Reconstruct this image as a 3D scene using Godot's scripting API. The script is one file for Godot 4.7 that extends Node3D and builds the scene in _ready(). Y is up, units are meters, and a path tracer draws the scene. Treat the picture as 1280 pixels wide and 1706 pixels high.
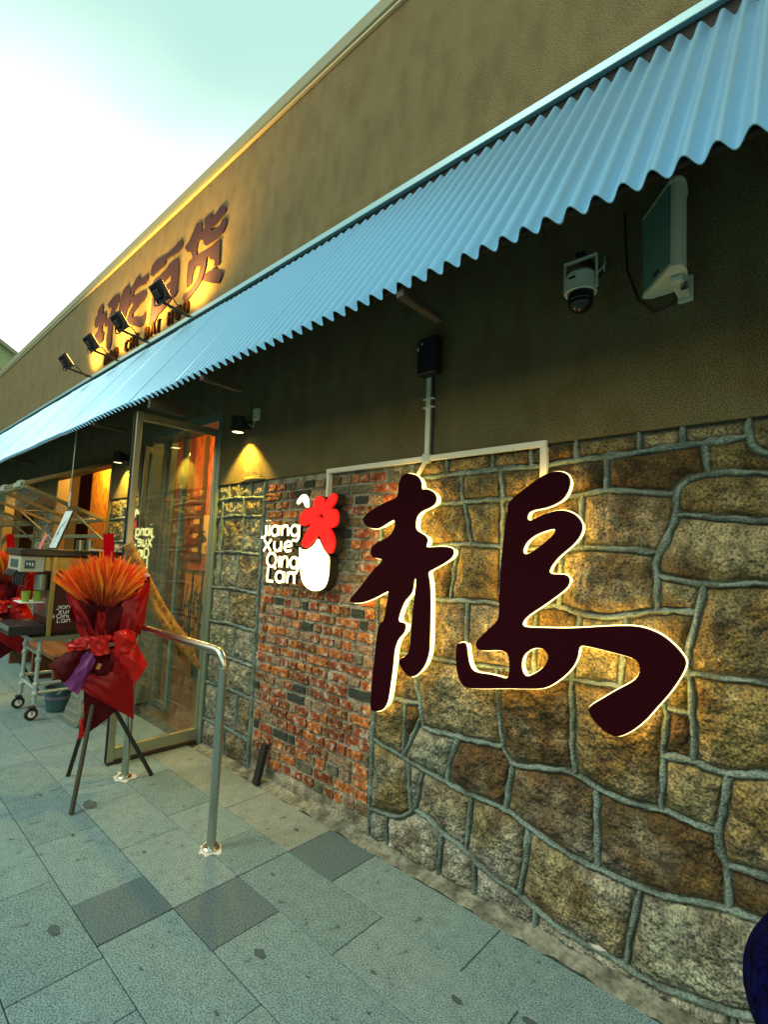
extends Node3D

# Shopfront of rubble stone and old brick under a corrugated awning, back-lit characters, evening sky.

const STONE_V := [-1.7, 2.03, -1.475, 2.03, -1.215, 2.03, -1.015, 2.03, -0.813, 2.03, -0.566, 2.03, -0.417, 2.03, -0.214, 2.03, -0.02, 2.03, -1.472, 1.933, -1.384, 1.935, -1.213, 1.937, -1.168, 1.937, -1.013, 1.932, -0.962, 1.932, -0.813, 1.943, -0.688, 1.946, -0.566, 1.952, -0.418, 1.958, -0.35, 1.959, -0.222, 1.966, -0.209, 1.931, -0.168, 1.893, -1.7, 1.93, -0.02, 1.86, -1.522, 1.784, -1.379, 1.789, -1.362, 1.789, -1.157, 1.793, -0.974, 1.789, -0.86, 1.788, -0.787, 1.794, -0.691, 1.811, -0.565, 1.794, -0.448, 1.778, -0.436, 1.809, -0.398, 1.836, -0.338, 1.847, -0.262, 1.846, -0.169, 1.832, -1.7, 1.784, -0.02, 1.822, -1.915, 1.784, -1.602, 1.56, -1.39, 1.583, -1.321, 1.58, -1.153, 1.57, -0.966, 1.566, -0.875, 1.555, -0.795, 1.577, -0.614, 1.572, -0.504, 1.559, -0.442, 1.737, -0.437, 1.703, -0.462, 1.647, -0.481, 1.591, -0.378, 1.698, -0.293, 1.685, -0.173, 1.674, -1.915, 1.56, -0.02, 1.664, -0.515, 1.513, -0.508, 1.475, -0.451, 1.465, -0.361, 1.452, -0.297, 1.454, -0.244, 1.464, -0.178, 1.466, -1.537, 1.299, -1.434, 1.306, -1.327, 1.311, -1.153, 1.312, -0.982, 1.318, -0.88, 1.33, -0.793, 1.304, -0.704, 1.299, -0.613, 1.316, -0.509, 1.344, -0.452, 1.352, -0.377, 1.347, -0.365, 1.394, -1.406, 1.479, -1.69, 1.295, -1.915, 1.299, -0.02, 1.466, -0.879, 1.44, -1.661, 1.004, -1.556, 1.009, -1.341, 1.012, -1.111, 1.027, -0.995, 1.035, -0.828, 1.034, -0.693, 1.045, -0.642, 1.042, -0.395, 1.276, -0.41, 1.221, -0.409, 1.14, -0.33, 1.138, -0.185, 1.146, -1.915, 1.004, -0.02, 1.146, -1.694, 0.76, -1.596, 0.773, -1.589, 0.708, -1.576, 0.66, -1.624, 0.874, -1.639, 0.606, -1.697, 0.483, -1.501, 0.456, -1.421, 0.449, -1.36, 0.436, -1.282, 0.432, -1.114, 0.433, -0.956, 0.386, -1.661, 0.476, -1.567, 0.463, -1.361, 0.669, -1.131, 0.688, -1.082, 0.629, -1.148, 0.8, -1.171, 1.025, -1.412, 0.543, -1.013, 0.64, -0.808, 0.679, -0.74, 0.65, -0.724, 0.646, -0.636, 0.634, -0.571, 0.632, -0.5, 0.647, -0.822, 0.876, -0.826, 0.787, -0.475, 0.999, -0.404, 0.998, -0.494, 0.862, -0.492, 0.831, -0.4, 0.842, -0.394, 0.948, -0.398, 1.059, -0.335, 0.829, -0.298, 0.822, -0.192, 0.864, -0.512, 1.061, -1.915, 0.77, -1.915, 0.518, -0.02, 0.864, -0.308, 0.727, -0.332, 0.629, -0.42, 0.635, -0.303, 0.536, -0.26, 0.543, -0.199, 0.545, -0.844, 0.358, -0.724, 0.35, -0.643, 0.35, -0.571, 0.35, -0.465, 0.363, -0.304, 0.407, -0.326, 0.568, -0.02, 0.545, -1.788, 0.171, -1.703, 0.184, -1.641, 0.229, -1.608, 0.255, -1.509, 0.242, -1.442, 0.21, -1.307, 0.185, -1.261, 0.157, -1.134, 0.121, -1.043, 0.117, -0.971, 0.09, -0.857, 0.065, -0.739, 0.062, -0.623, 0.068, -0.553, 0.044, -0.443, 0.065, -0.3, 0.092, -0.245, 0.116, -1.295, 0.32, -1.007, 0.398, -1.011, 0.296, -0.606, 0.17, -1.915, 0.155, -0.02, 0.106, -0.02, 0.407, -1.915, 0, -1.788, 0, -1.462, 0, -1.261, 0, -0.971, 0, -0.553, 0, -0.3, 0, -0.02, 0, -0.3, 0.092]
const STONES := [["o", 0, 1, 9, 23],
	["o", 1, 2, 11, 10, 9],
	["o", 2, 3, 13, 12, 11],
	["d", 3, 4, 15, 14, 13],
	["o", 4, 5, 17, 16, 15],
	["t", 5, 6, 18, 17],
	["t", 6, 7, 20, 19, 18],
	["t", 7, 8, 24, 22, 21, 20],
	["o", 23, 9, 10, 26, 25, 40],
	["o", 10, 11, 12, 28, 27, 26],
	["o", 12, 13, 14, 29, 28],
	["d", 14, 15, 16, 32, 31, 30, 29],
	["d", 16, 17, 18, 19, 37, 36, 35, 34, 33, 32],
	["o", 19, 20, 21, 22, 24, 41, 39, 38, 37],
	["o", 42, 40, 25, 26, 27, 45, 44, 43, 59],
	["o", 27, 28, 46, 45],
	["t", 28, 29, 30, 31, 49, 48, 47, 46],
	["t", 31, 32, 33, 34, 52, 53, 54, 55, 51, 50, 49],
	["o", 34, 35, 36, 37, 38, 39, 41, 60, 58, 57, 56, 53, 52],
	["t", 53, 56, 57, 58, 60, 84, 67, 66, 65, 64, 63, 62, 61, 51, 55, 54],
	["o", 59, 43, 44, 81, 69, 68, 82, 83],
	["o", 44, 45, 46, 71, 70, 69, 81],
	["t", 46, 47, 48, 85, 73, 72, 71],
	["t", 48, 49, 50, 51, 61, 62, 77, 76, 75, 74, 73, 85],
	["t", 62, 63, 64, 80, 79, 78, 77],
	["o", 83, 82, 86, 99],
	["t", 82, 68, 69, 70, 88, 87, 86],
	["t", 70, 71, 72, 90, 89, 120, 88],
	["o", 72, 73, 74, 91, 90],
	["t", 74, 75, 76, 93, 92, 91],
	["o", 76, 77, 78, 79, 94, 95, 96, 141, 93],
	["o", 64, 65, 66, 67, 84, 100, 98, 97, 96, 95, 94, 79, 80],
	["o", 99, 86, 105, 102, 101, 142],
	["o", 142, 101, 107, 143],
	["d", 101, 102, 103, 106, 107],
	["g", 103, 104, 116, 121, 109, 108, 115, 114, 107, 106],
	["t", 86, 87, 88, 120, 119, 117, 116, 104, 103, 102, 105],
	["d", 116, 117, 118, 112, 111, 110, 109, 121],
	["d", 120, 89, 90, 91, 129, 130, 123, 122, 118, 117, 119],
	["o", 91, 92, 93, 141, 131, 133, 134, 128, 127, 126, 125, 124, 123, 130, 129],
	["o", 141, 96, 137, 132, 131],
	["d", 131, 132, 136, 135, 134, 133],
	["o", 96, 97, 98, 100, 144, 140, 139, 138, 135, 136, 132, 137],
	["t", 134, 135, 138, 139, 145, 146, 147, 128],
	["o", 139, 140, 144, 158, 150, 149, 148, 157, 146, 145],
	["d", 118, 122, 123, 124, 125, 152, 151, 113, 178, 112],
	["d", 125, 126, 127, 128, 147, 146, 157, 148, 156, 155, 154, 153, 152],
	["d", 148, 149, 150, 158, 183, 156],
	["o", 143, 107, 114, 161, 160, 159, 181],
	["g", 114, 115, 162, 161],
	["t", 115, 108, 109, 110, 111, 177, 165, 164, 163, 162],
	["t", 111, 112, 178, 179, 168, 167, 166, 165, 177],
	["t", 178, 113, 151, 152, 153, 154, 180, 172, 171, 170, 169, 168, 179],
	["g", 154, 155, 156, 183, 182, 176, 175, 174, 173, 172, 180],
	["g", 181, 159, 185, 184],
	["g", 159, 160, 161, 162, 163, 164, 186, 185],
	["g", 164, 165, 166, 187, 186],
	["g", 166, 167, 168, 169, 188, 187],
	["g", 169, 170, 171, 172, 173, 189, 188],
	["g", 173, 174, 175, 190, 189],
	["g", 175, 176, 182, 191, 190]]
const JOINTS := [[40, 23, 0],
	[9, 1],
	[11, 2],
	[13, 3],
	[15, 4],
	[17, 5],
	[18, 6],
	[24, 22, 21, 20, 7],
	[20, 19, 18, 17, 16, 15, 14, 13, 12, 11, 10, 9, 23],
	[37, 19],
	[26, 10],
	[71, 46, 28, 12],
	[29, 14],
	[32, 16],
	[34, 33, 32, 31, 30, 29, 28, 27, 26, 25, 40, 42],
	[41, 39, 38, 37, 36, 35, 34, 52, 53, 54, 55, 51, 61, 62, 77],
	[45, 27],
	[49, 31],
	[51, 50, 49, 48, 47, 46, 45, 44, 43, 59],
	[69, 81, 44],
	[73, 85, 48],
	[60, 58, 57, 56, 53],
	[84, 67, 66, 65, 64, 63, 62],
	[135, 136, 132, 137, 96, 95, 94, 79, 80, 64],
	[79, 78, 77, 76, 75, 74, 73, 72, 71, 70, 69, 68, 82, 83],
	[88, 70],
	[90, 72],
	[123, 130, 129, 91, 74],
	[93, 76],
	[104, 103, 102, 105, 86, 82],
	[100, 98, 97, 96, 141, 93, 92, 91, 90, 89, 120, 88, 87, 86, 99],
	[128, 134, 133, 131, 141],
	[102, 101, 142],
	[107, 101],
	[107, 106, 103],
	[117, 116, 104],
	[183, 156, 155, 154, 153, 152, 151, 113, 178, 112, 111, 110, 109, 108, 115, 114, 107, 143],
	[161, 114],
	[181, 159, 160, 161, 162, 115],
	[116, 121, 109],
	[165, 177, 111],
	[118, 112],
	[118, 117, 119, 120],
	[146, 147, 128, 127, 126, 125, 124, 123, 122, 118],
	[152, 125],
	[132, 131],
	[144, 140, 139, 138, 135, 134],
	[156, 148, 157, 146, 145, 139],
	[158, 150, 149, 148],
	[172, 180, 154],
	[185, 159],
	[182, 176, 175, 174, 173, 172, 171, 170, 169, 168, 167, 166, 165, 164, 163, 162],
	[178, 179, 168],
	[188, 169],
	[189, 173],
	[190, 175],
	[186, 164],
	[187, 166],
	[184, 181, 143, 142, 99, 83, 59, 42]]
const GLYPH_TALL := [-1.645, 1.944, -1.601, 1.931, -1.576, 1.905, -1.568, 1.88, -1.567, 1.851, -1.538, 1.856, -1.508, 1.847, -1.48, 1.827, -1.471, 1.803, -1.478, 1.777, -1.51, 1.759, -1.557, 1.745, -1.58, 1.731, -1.594, 1.712, -1.6, 1.684, -1.599, 1.66, -1.586, 1.643, -1.558, 1.631, -1.53, 1.617, -1.517, 1.598, -1.524, 1.575, -1.528, 1.561, -1.479, 1.563, -1.423, 1.567, -1.379, 1.563, -1.36, 1.55, -1.362, 1.528, -1.377, 1.509, -1.409, 1.489, -1.453, 1.466, -1.497, 1.446, -1.511, 1.436, -1.501, 1.404, -1.494, 1.368, -1.489, 1.305, -1.487, 1.242, -1.486, 1.152, -1.486, 1.099, -1.487, 1.054, -1.502, 1.007, -1.518, 0.977, -1.54, 0.951, -1.563, 0.929, -1.592, 0.918, -1.61, 0.923, -1.642, 0.942, -1.661, 0.962, -1.672, 0.983, -1.663, 0.994, -1.639, 1.007, -1.615, 1.025, -1.604, 1.05, -1.6, 1.092, -1.597, 1.157, -1.592, 1.231, -1.587, 1.287, -1.581, 1.344, -1.575, 1.395, -1.584, 1.409, -1.596, 1.397, -1.598, 1.361, -1.605, 1.333, -1.628, 1.307, -1.652, 1.286, -1.669, 1.252, -1.686, 1.212, -1.691, 1.178, -1.665, 1.176, -1.643, 1.174, -1.64, 1.156, -1.645, 1.132, -1.668, 1.106, -1.686, 1.089, -1.7, 1.059, -1.709, 1.029, -1.712, 0.982, -1.716, 0.934, -1.724, 0.876, -1.73, 0.828, -1.74, 0.77, -1.755, 0.739, -1.776, 0.717, -1.808, 0.703, -1.842, 0.7, -1.854, 0.717, -1.853, 0.775, -1.851, 0.852, -1.842, 0.931, -1.837, 1.01, -1.83, 1.079, -1.82, 1.139, -1.81, 1.155, -1.788, 1.167, -1.78, 1.192, -1.772, 1.242, -1.761, 1.291, -1.757, 1.331, -1.787, 1.319, -1.835, 1.295, -1.889, 1.271, -1.952, 1.25, -2.01, 1.242, -2.048, 1.249, -2.042, 1.268, -2.014, 1.291, -1.972, 1.331, -1.931, 1.374, -1.891, 1.417, -1.858, 1.449, -1.825, 1.47, -1.809, 1.491, -1.84, 1.495, -1.875, 1.499, -1.897, 1.514, -1.902, 1.534, -1.892, 1.557, -1.858, 1.581, -1.811, 1.596, -1.765, 1.617, -1.74, 1.646, -1.731, 1.676, -1.737, 1.706, -1.769, 1.697, -1.809, 1.677, -1.849, 1.659, -1.891, 1.656, -1.934, 1.668, -1.965, 1.69, -1.971, 1.711, -1.956, 1.732, -1.911, 1.757, -1.856, 1.781, -1.802, 1.799, -1.755, 1.812, -1.729, 1.821, -1.717, 1.84, -1.719, 1.87, -1.714, 1.905, -1.696, 1.934, -1.671, 1.944]
const GLYPH_WIDE := [-0.859, 1.886, -0.827, 1.881, -0.805, 1.861, -0.8, 1.834, -0.81, 1.798, -0.831, 1.768, -0.863, 1.749, -0.906, 1.735, -0.957, 1.729, -0.98, 1.719, -0.988, 1.699, -0.983, 1.686, -0.968, 1.683, -0.934, 1.698, -0.895, 1.713, -0.857, 1.722, -0.825, 1.723, -0.794, 1.713, -0.768, 1.694, -0.752, 1.668, -0.751, 1.643, -0.763, 1.613, -0.788, 1.583, -0.819, 1.557, -0.85, 1.53, -0.871, 1.504, -0.884, 1.483, -0.887, 1.467, -0.871, 1.461, -0.839, 1.464, -0.813, 1.461, -0.8, 1.446, -0.805, 1.421, -0.823, 1.4, -0.859, 1.371, -0.902, 1.337, -0.945, 1.307, -0.984, 1.277, -1.001, 1.254, -1.003, 1.238, -0.978, 1.234, -0.901, 1.242, -0.816, 1.25, -0.737, 1.263, -0.661, 1.277, -0.607, 1.285, -0.563, 1.29, -0.521, 1.287, -0.472, 1.271, -0.433, 1.241, -0.407, 1.211, -0.397, 1.191, -0.4, 1.17, -0.411, 1.143, -0.431, 1.105, -0.458, 1.061, -0.491, 1.016, -0.523, 0.969, -0.557, 0.931, -0.591, 0.902, -0.617, 0.887, -0.643, 0.887, -0.67, 0.898, -0.698, 0.918, -0.718, 0.941, -0.724, 0.963, -0.707, 0.983, -0.67, 1.012, -0.625, 1.049, -0.582, 1.08, -0.554, 1.103, -0.541, 1.132, -0.545, 1.163, -0.56, 1.174, -0.59, 1.18, -0.634, 1.185, -0.68, 1.19, -0.727, 1.194, -0.751, 1.193, -0.763, 1.184, -0.766, 1.15, -0.78, 1.114, -0.805, 1.08, -0.84, 1.045, -0.877, 1.015, -0.908, 0.999, -0.974, 0.985, -1.066, 0.969, -1.177, 0.945, -1.254, 0.931, -1.288, 0.937, -1.313, 0.972, -1.326, 1.027, -1.328, 1.095, -1.322, 1.119, -1.294, 1.129, -1.276, 1.123, -1.27, 1.081, -1.26, 1.038, -1.244, 1.013, -1.217, 1.006, -1.166, 1.01, -1.11, 1.01, -1.073, 1.006, -1.058, 1.019, -1.054, 1.051, -1.057, 1.093, -1.063, 1.113, -1.082, 1.123, -1.118, 1.121, -1.168, 1.11, -1.207, 1.108, -1.223, 1.122, -1.221, 1.145, -1.195, 1.17, -1.158, 1.208, -1.121, 1.24, -1.109, 1.269, -1.111, 1.345, -1.107, 1.467, -1.097, 1.579, -1.087, 1.679, -1.076, 1.735, -1.076, 1.758, -1.058, 1.779, -1.022, 1.805, -0.976, 1.836, -0.93, 1.865, -0.891, 1.881]
const WIDE_HOLE_A := [-0.862, 1.649, -0.858, 1.634, -0.883, 1.608, -0.921, 1.576, -0.954, 1.554, -0.983, 1.539, -1.004, 1.542, -1.004, 1.564, -0.989, 1.591, -0.961, 1.615, -0.927, 1.632, -0.889, 1.644]
const WIDE_HOLE_B := [-0.932, 1.159, -0.9, 1.157, -0.883, 1.136, -0.886, 1.111, -0.909, 1.077, -0.947, 1.048, -0.981, 1.031, -0.998, 1.046, -1.004, 1.071, -1.001, 1.102, -0.988, 1.125, -0.96, 1.148]
const FLOWER := [-2.401, 1.791, -2.462, 1.788, -2.508, 1.764, -2.528, 1.724, -2.521, 1.694, -2.492, 1.678, -2.453, 1.683, -2.409, 1.702, -2.429, 1.672, -2.464, 1.628, -2.489, 1.588, -2.49, 1.558, -2.469, 1.541, -2.434, 1.551, -2.384, 1.584, -2.349, 1.618, -2.336, 1.633, -2.319, 1.608, -2.294, 1.57, -2.27, 1.537, -2.24, 1.514, -2.212, 1.515, -2.193, 1.543, -2.189, 1.581, -2.201, 1.618, -2.229, 1.651, -2.244, 1.67, -2.209, 1.665, -2.178, 1.684, -2.168, 1.712, -2.173, 1.749, -2.196, 1.774, -2.231, 1.778, -2.252, 1.774, -2.228, 1.789, -2.202, 1.817, -2.192, 1.845, -2.199, 1.864, -2.224, 1.87, -2.256, 1.858, -2.278, 1.83, -2.291, 1.806, -2.297, 1.831, -2.313, 1.851, -2.354, 1.861, -2.39, 1.845, -2.403, 1.816]
const FLOWER_HOLE := [-2.323, 1.754, -2.305, 1.745, -2.294, 1.724, -2.305, 1.717, -2.323, 1.723, -2.345, 1.735, -2.34, 1.749]
const VASE := [-2.536, 1.548, -2.515, 1.533, -2.47, 1.527, -2.41, 1.548, -2.375, 1.578, -2.355, 1.604, -2.33, 1.57, -2.297, 1.53, -2.262, 1.504, -2.244, 1.489, -2.244, 1.392, -2.254, 1.344, -2.28, 1.305, -2.329, 1.286, -2.388, 1.283, -2.443, 1.299, -2.485, 1.33, -2.505, 1.379, -2.52, 1.458]
const HOOK := [-2.578, 1.828, -2.549, 1.863, -2.518, 1.88, -2.486, 1.88, -2.461, 1.858, -2.449, 1.818, -2.448, 1.797, -2.479, 1.794, -2.497, 1.82, -2.511, 1.841, -2.538, 1.829, -2.553, 1.817]
const GOODS_TOP := [-4.442, 4.594, -4.35, 4.566, -4.331, 4.525, -4.355, 4.47, -4.271, 4.453, -4.273, 4.512, -4.289, 4.571, -4.205, 4.574, -4.156, 4.568, -4.149, 4.514, -4.069, 4.528, -4.016, 4.558, -3.953, 4.553, -3.907, 4.507, -3.915, 4.47, -4.011, 4.44, -4.067, 4.427, -4.148, 4.425, -4.154, 4.39, -4.058, 4.367, -3.979, 4.37, -3.952, 4.413, -3.884, 4.401, -3.886, 4.329, -3.935, 4.289, -4.022, 4.271, -4.138, 4.279, -4.223, 4.289, -4.265, 4.329, -4.285, 4.382, -4.345, 4.401, -4.397, 4.384, -4.411, 4.304, -4.39, 4.253, -4.468, 4.262, -4.513, 4.352, -4.592, 4.381, -4.648, 4.444, -4.591, 4.457, -4.544, 4.498, -4.487, 4.547]
const GOODS_LEG := [-4.545, 4.252, -4.428, 4.25, -4.288, 4.239, -4.166, 4.228, -4.051, 4.234, -3.969, 4.243, -3.964, 4.143, -3.957, 4.007, -3.996, 4.004, -4.038, 4.026, -4.027, 4.058, -4.055, 4.1, -4.115, 4.117, -4.144, 4.153, -4.182, 4.168, -4.201, 4.138, -4.204, 4.076, -4.23, 4.011, -4.282, 3.954, -4.375, 3.91, -4.472, 3.879, -4.559, 3.849, -4.609, 3.912, -4.592, 3.939, -4.507, 3.936, -4.42, 3.958, -4.351, 3.998, -4.31, 4.053, -4.294, 4.111, -4.336, 4.146, -4.373, 4.141, -4.415, 4.17, -4.422, 4.133, -4.454, 4.093, -4.466, 4.007, -4.538, 3.999, -4.555, 4.104, -4.554, 4.196]
const GOODS_DOT := [-4.221, 3.951, -4.192, 3.997, -4.121, 3.995, -4.107, 3.978, -4.041, 4.002, -3.99, 3.959, -3.896, 3.918, -3.886, 3.89, -3.91, 3.857, -3.939, 3.829, -4.034, 3.865, -4.132, 3.911]
const HUNDRED_BAR := [-5.423, 4.539, -5.329, 4.563, -5.198, 4.541, -5.057, 4.529, -4.938, 4.531, -4.827, 4.555, -4.729, 4.556, -4.709, 4.486, -4.769, 4.462, -4.884, 4.467, -5.005, 4.487, -5.079, 4.48, -5.1, 4.431, -5.224, 4.427, -5.366, 4.414, -5.439, 4.448]
const HUNDRED_BOX := [-5.343, 4.344, -5.223, 4.34, -5.148, 4.356, -5.085, 4.348, -5.016, 4.38, -4.988, 4.395, -4.784, 4.386, -4.76, 4.274, -4.76, 4.124, -4.764, 4.018, -4.816, 3.995, -4.875, 4, -4.984, 3.953, -5.1, 3.927, -5.16, 3.918, -5.215, 3.878, -5.272, 3.845, -5.363, 3.86, -5.363, 3.945, -5.342, 4.04, -5.335, 4.168, -5.346, 4.274]
const HUNDRED_HOLE_A := [-5.17, 4.22, -5.035, 4.239, -4.921, 4.265, -4.923, 4.189, -5.056, 4.188, -5.178, 4.18]
const HUNDRED_HOLE_B := [-5.179, 4.102, -5.044, 4.12, -4.925, 4.121, -4.918, 4.049, -5.026, 4.023, -5.178, 4.016]
const EAT_MOUTH := [-6.225, 4.54, -6.091, 4.559, -6.015, 4.476, -5.972, 4.366, -5.991, 4.278, -6.058, 4.236, -6.098, 4.152, -6.177, 4.152, -6.185, 4.275, -6.14, 4.342, -6.118, 4.415, -6.174, 4.401, -6.184, 4.308, -6.204, 4.185, -6.249, 4.117, -6.304, 4.231, -6.302, 4.345, -6.286, 4.455]
const EAT_RIGHT := [-5.862, 4.549, -5.79, 4.554, -5.774, 4.564, -5.723, 4.491, -5.633, 4.481, -5.513, 4.483, -5.516, 4.417, -5.563, 4.396, -5.709, 4.424, -5.835, 4.422, -5.886, 4.4, -5.931, 4.353, -5.815, 4.33, -5.671, 4.327, -5.546, 4.307, -5.518, 4.252, -5.576, 4.204, -5.698, 4.199, -5.78, 4.164, -5.868, 4.145, -5.873, 4.085, -5.759, 4.065, -5.642, 4.014, -5.541, 4.028, -5.494, 4.051, -5.495, 3.97, -5.536, 3.923, -5.622, 3.918, -5.758, 3.973, -5.899, 4.03, -5.983, 4.071, -6.015, 4.127, -5.954, 4.195, -5.87, 4.239, -5.86, 4.282, -5.955, 4.29, -5.959, 4.394, -5.961, 4.489, -5.891, 4.512]
const FINE_LEFT := [-7.06, 4.551, -6.931, 4.598, -6.885, 4.548, -6.877, 4.441, -6.777, 4.444, -6.734, 4.362, -6.766, 4.312, -6.853, 4.295, -6.854, 4.208, -6.771, 4.15, -6.796, 4.072, -6.886, 4.062, -6.987, 4.089, -7.127, 4.161, -7.074, 4.235, -6.985, 4.263, -6.979, 4.332, -7.073, 4.323, -7.146, 4.38, -7.135, 4.466, -7.066, 4.481]
const FINE_RIGHT := [-6.707, 4.525, -6.54, 4.555, -6.345, 4.532, -6.344, 4.441, -6.413, 4.38, -6.487, 4.337, -6.347, 4.277, -6.313, 4.218, -6.435, 4.205, -6.494, 4.189, -6.487, 4.071, -6.489, 3.956, -6.527, 3.883, -6.615, 3.939, -6.637, 4.062, -6.626, 4.16, -6.625, 4.228, -6.75, 4.247, -6.744, 4.314, -6.614, 4.326, -6.566, 4.395, -6.537, 4.453, -6.646, 4.454]

var rng := RandomNumberGenerator.new()
var M := {}
var taken := {}
var na := FastNoiseLite.new()
var nb := FastNoiseLite.new()

# ------------------------------------------------------------------ helpers: naming and nodes
func numbered(parent: Node, called: String) -> String:
	var key := str(parent.get_instance_id()) + "/" + called
	var n: int = taken.get(key, 0)
	taken[key] = n + 1
	return called if n == 0 else "%s_%03d" % [called, n]

func tag(o: Node3D, label: String, category: String, group := "") -> Node3D:
	o.set_meta("label", label)
	o.set_meta("category", category)
	if group != "":
		o.set_meta("group", group)
	return o

func thing(called: String, label: String, category: String, at := Vector3.ZERO, group := "") -> Node3D:
	var o := Node3D.new()
	o.name = numbered(self, called)
	add_child(o, true)
	o.position = at
	tag(o, label, category, group)
	return o

func node_of(parent: Node3D, called: String, mesh: Mesh) -> MeshInstance3D:
	var o := MeshInstance3D.new()
	o.name = numbered(parent, called)
	o.mesh = mesh
	parent.add_child(o, true)
	return o

# geometry is written in world metres; the part is shifted back by the place of its thing
func part(parent: Node3D, called: String, st: SurfaceTool, mat: Material) -> MeshInstance3D:
	st.generate_normals()
	st.set_material(mat)
	var o := node_of(parent, called, st.commit())
	if parent != self and parent.get_parent() == self and not (parent is MeshInstance3D):
		o.position = -parent.position
	return o

func structure(called: String, st: SurfaceTool, mat: Material) -> MeshInstance3D:
	var o := part(self, called, st, mat)
	o.set_meta("kind", "structure")
	return o

func twin(o: Node3D, shift: Vector3, label: String) -> Node3D:
	var c: Node3D = o.duplicate()
	var base := String(o.name)
	c.name = numbered(self, base)
	add_child(c, true)
	c.position = o.position + shift
	c.set_meta("label", label)
	return c

# ------------------------------------------------------------------ helpers: materials
func lin(r: float, g: float, b: float) -> Color:
	return Color(r, g, b).linear_to_srgb()

func noise(freq: float, oct: int, seed_: int, kind := FastNoiseLite.TYPE_SIMPLEX_SMOOTH) -> FastNoiseLite:
	var n := FastNoiseLite.new()
	n.noise_type = kind
	n.frequency = freq
	n.seed = seed_
	n.fractal_type = FastNoiseLite.FRACTAL_FBM if oct > 1 else FastNoiseLite.FRACTAL_NONE
	n.fractal_octaves = oct
	return n

func ramp_tex(n: FastNoiseLite, stops: Array, size := 512) -> NoiseTexture2D:
	var t := NoiseTexture2D.new()
	t.width = size
	t.height = size
	t.seamless = true
	t.seamless_blend_skirt = 0.15
	t.noise = n
	var g := Gradient.new()
	var offs := PackedFloat32Array()
	var cols := PackedColorArray()
	for s in stops:
		offs.append(s[0])
		cols.append(s[1])
	g.offsets = offs
	g.colors = cols
	t.color_ramp = g
	return t

func gray(v: float) -> Color:
	return Color(v, v, v)

func mat(called: String, c: Color, rough := 0.8, metal := 0.0) -> StandardMaterial3D:
	var m := StandardMaterial3D.new()
	m.resource_name = called
	m.albedo_color = c
	m.roughness = rough
	m.metallic = metal
	m.cull_mode = BaseMaterial3D.CULL_DISABLED
	M[called] = m
	return m

func tri(m: StandardMaterial3D, tex: Texture2D, sc: Vector3, world := true) -> StandardMaterial3D:
	m.albedo_texture = tex
	m.uv1_triplanar = true
	m.uv1_world_triplanar = world
	m.uv1_scale = sc
	m.uv1_triplanar_sharpness = 4.0
	return m

func over(m: StandardMaterial3D, tex: Texture2D, sc: Vector3) -> StandardMaterial3D:
	m.detail_enabled = true
	m.detail_albedo = tex
	m.detail_blend_mode = BaseMaterial3D.BLEND_MODE_MUL
	m.detail_uv_layer = BaseMaterial3D.DETAIL_UV_2
	m.uv2_triplanar = true
	m.uv2_world_triplanar = true
	m.uv2_scale = sc
	return m

func relief(m: StandardMaterial3D, tex: Texture2D, cm: float) -> StandardMaterial3D:
	m.heightmap_enabled = true
	m.heightmap_texture = tex
	m.heightmap_scale = cm
	return m

func glow(called: String, c: Color, e: float) -> StandardMaterial3D:
	var m := mat(called, c, 0.6)
	m.emission_enabled = true
	m.emission = c
	m.emission_energy_multiplier = e
	return m

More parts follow.
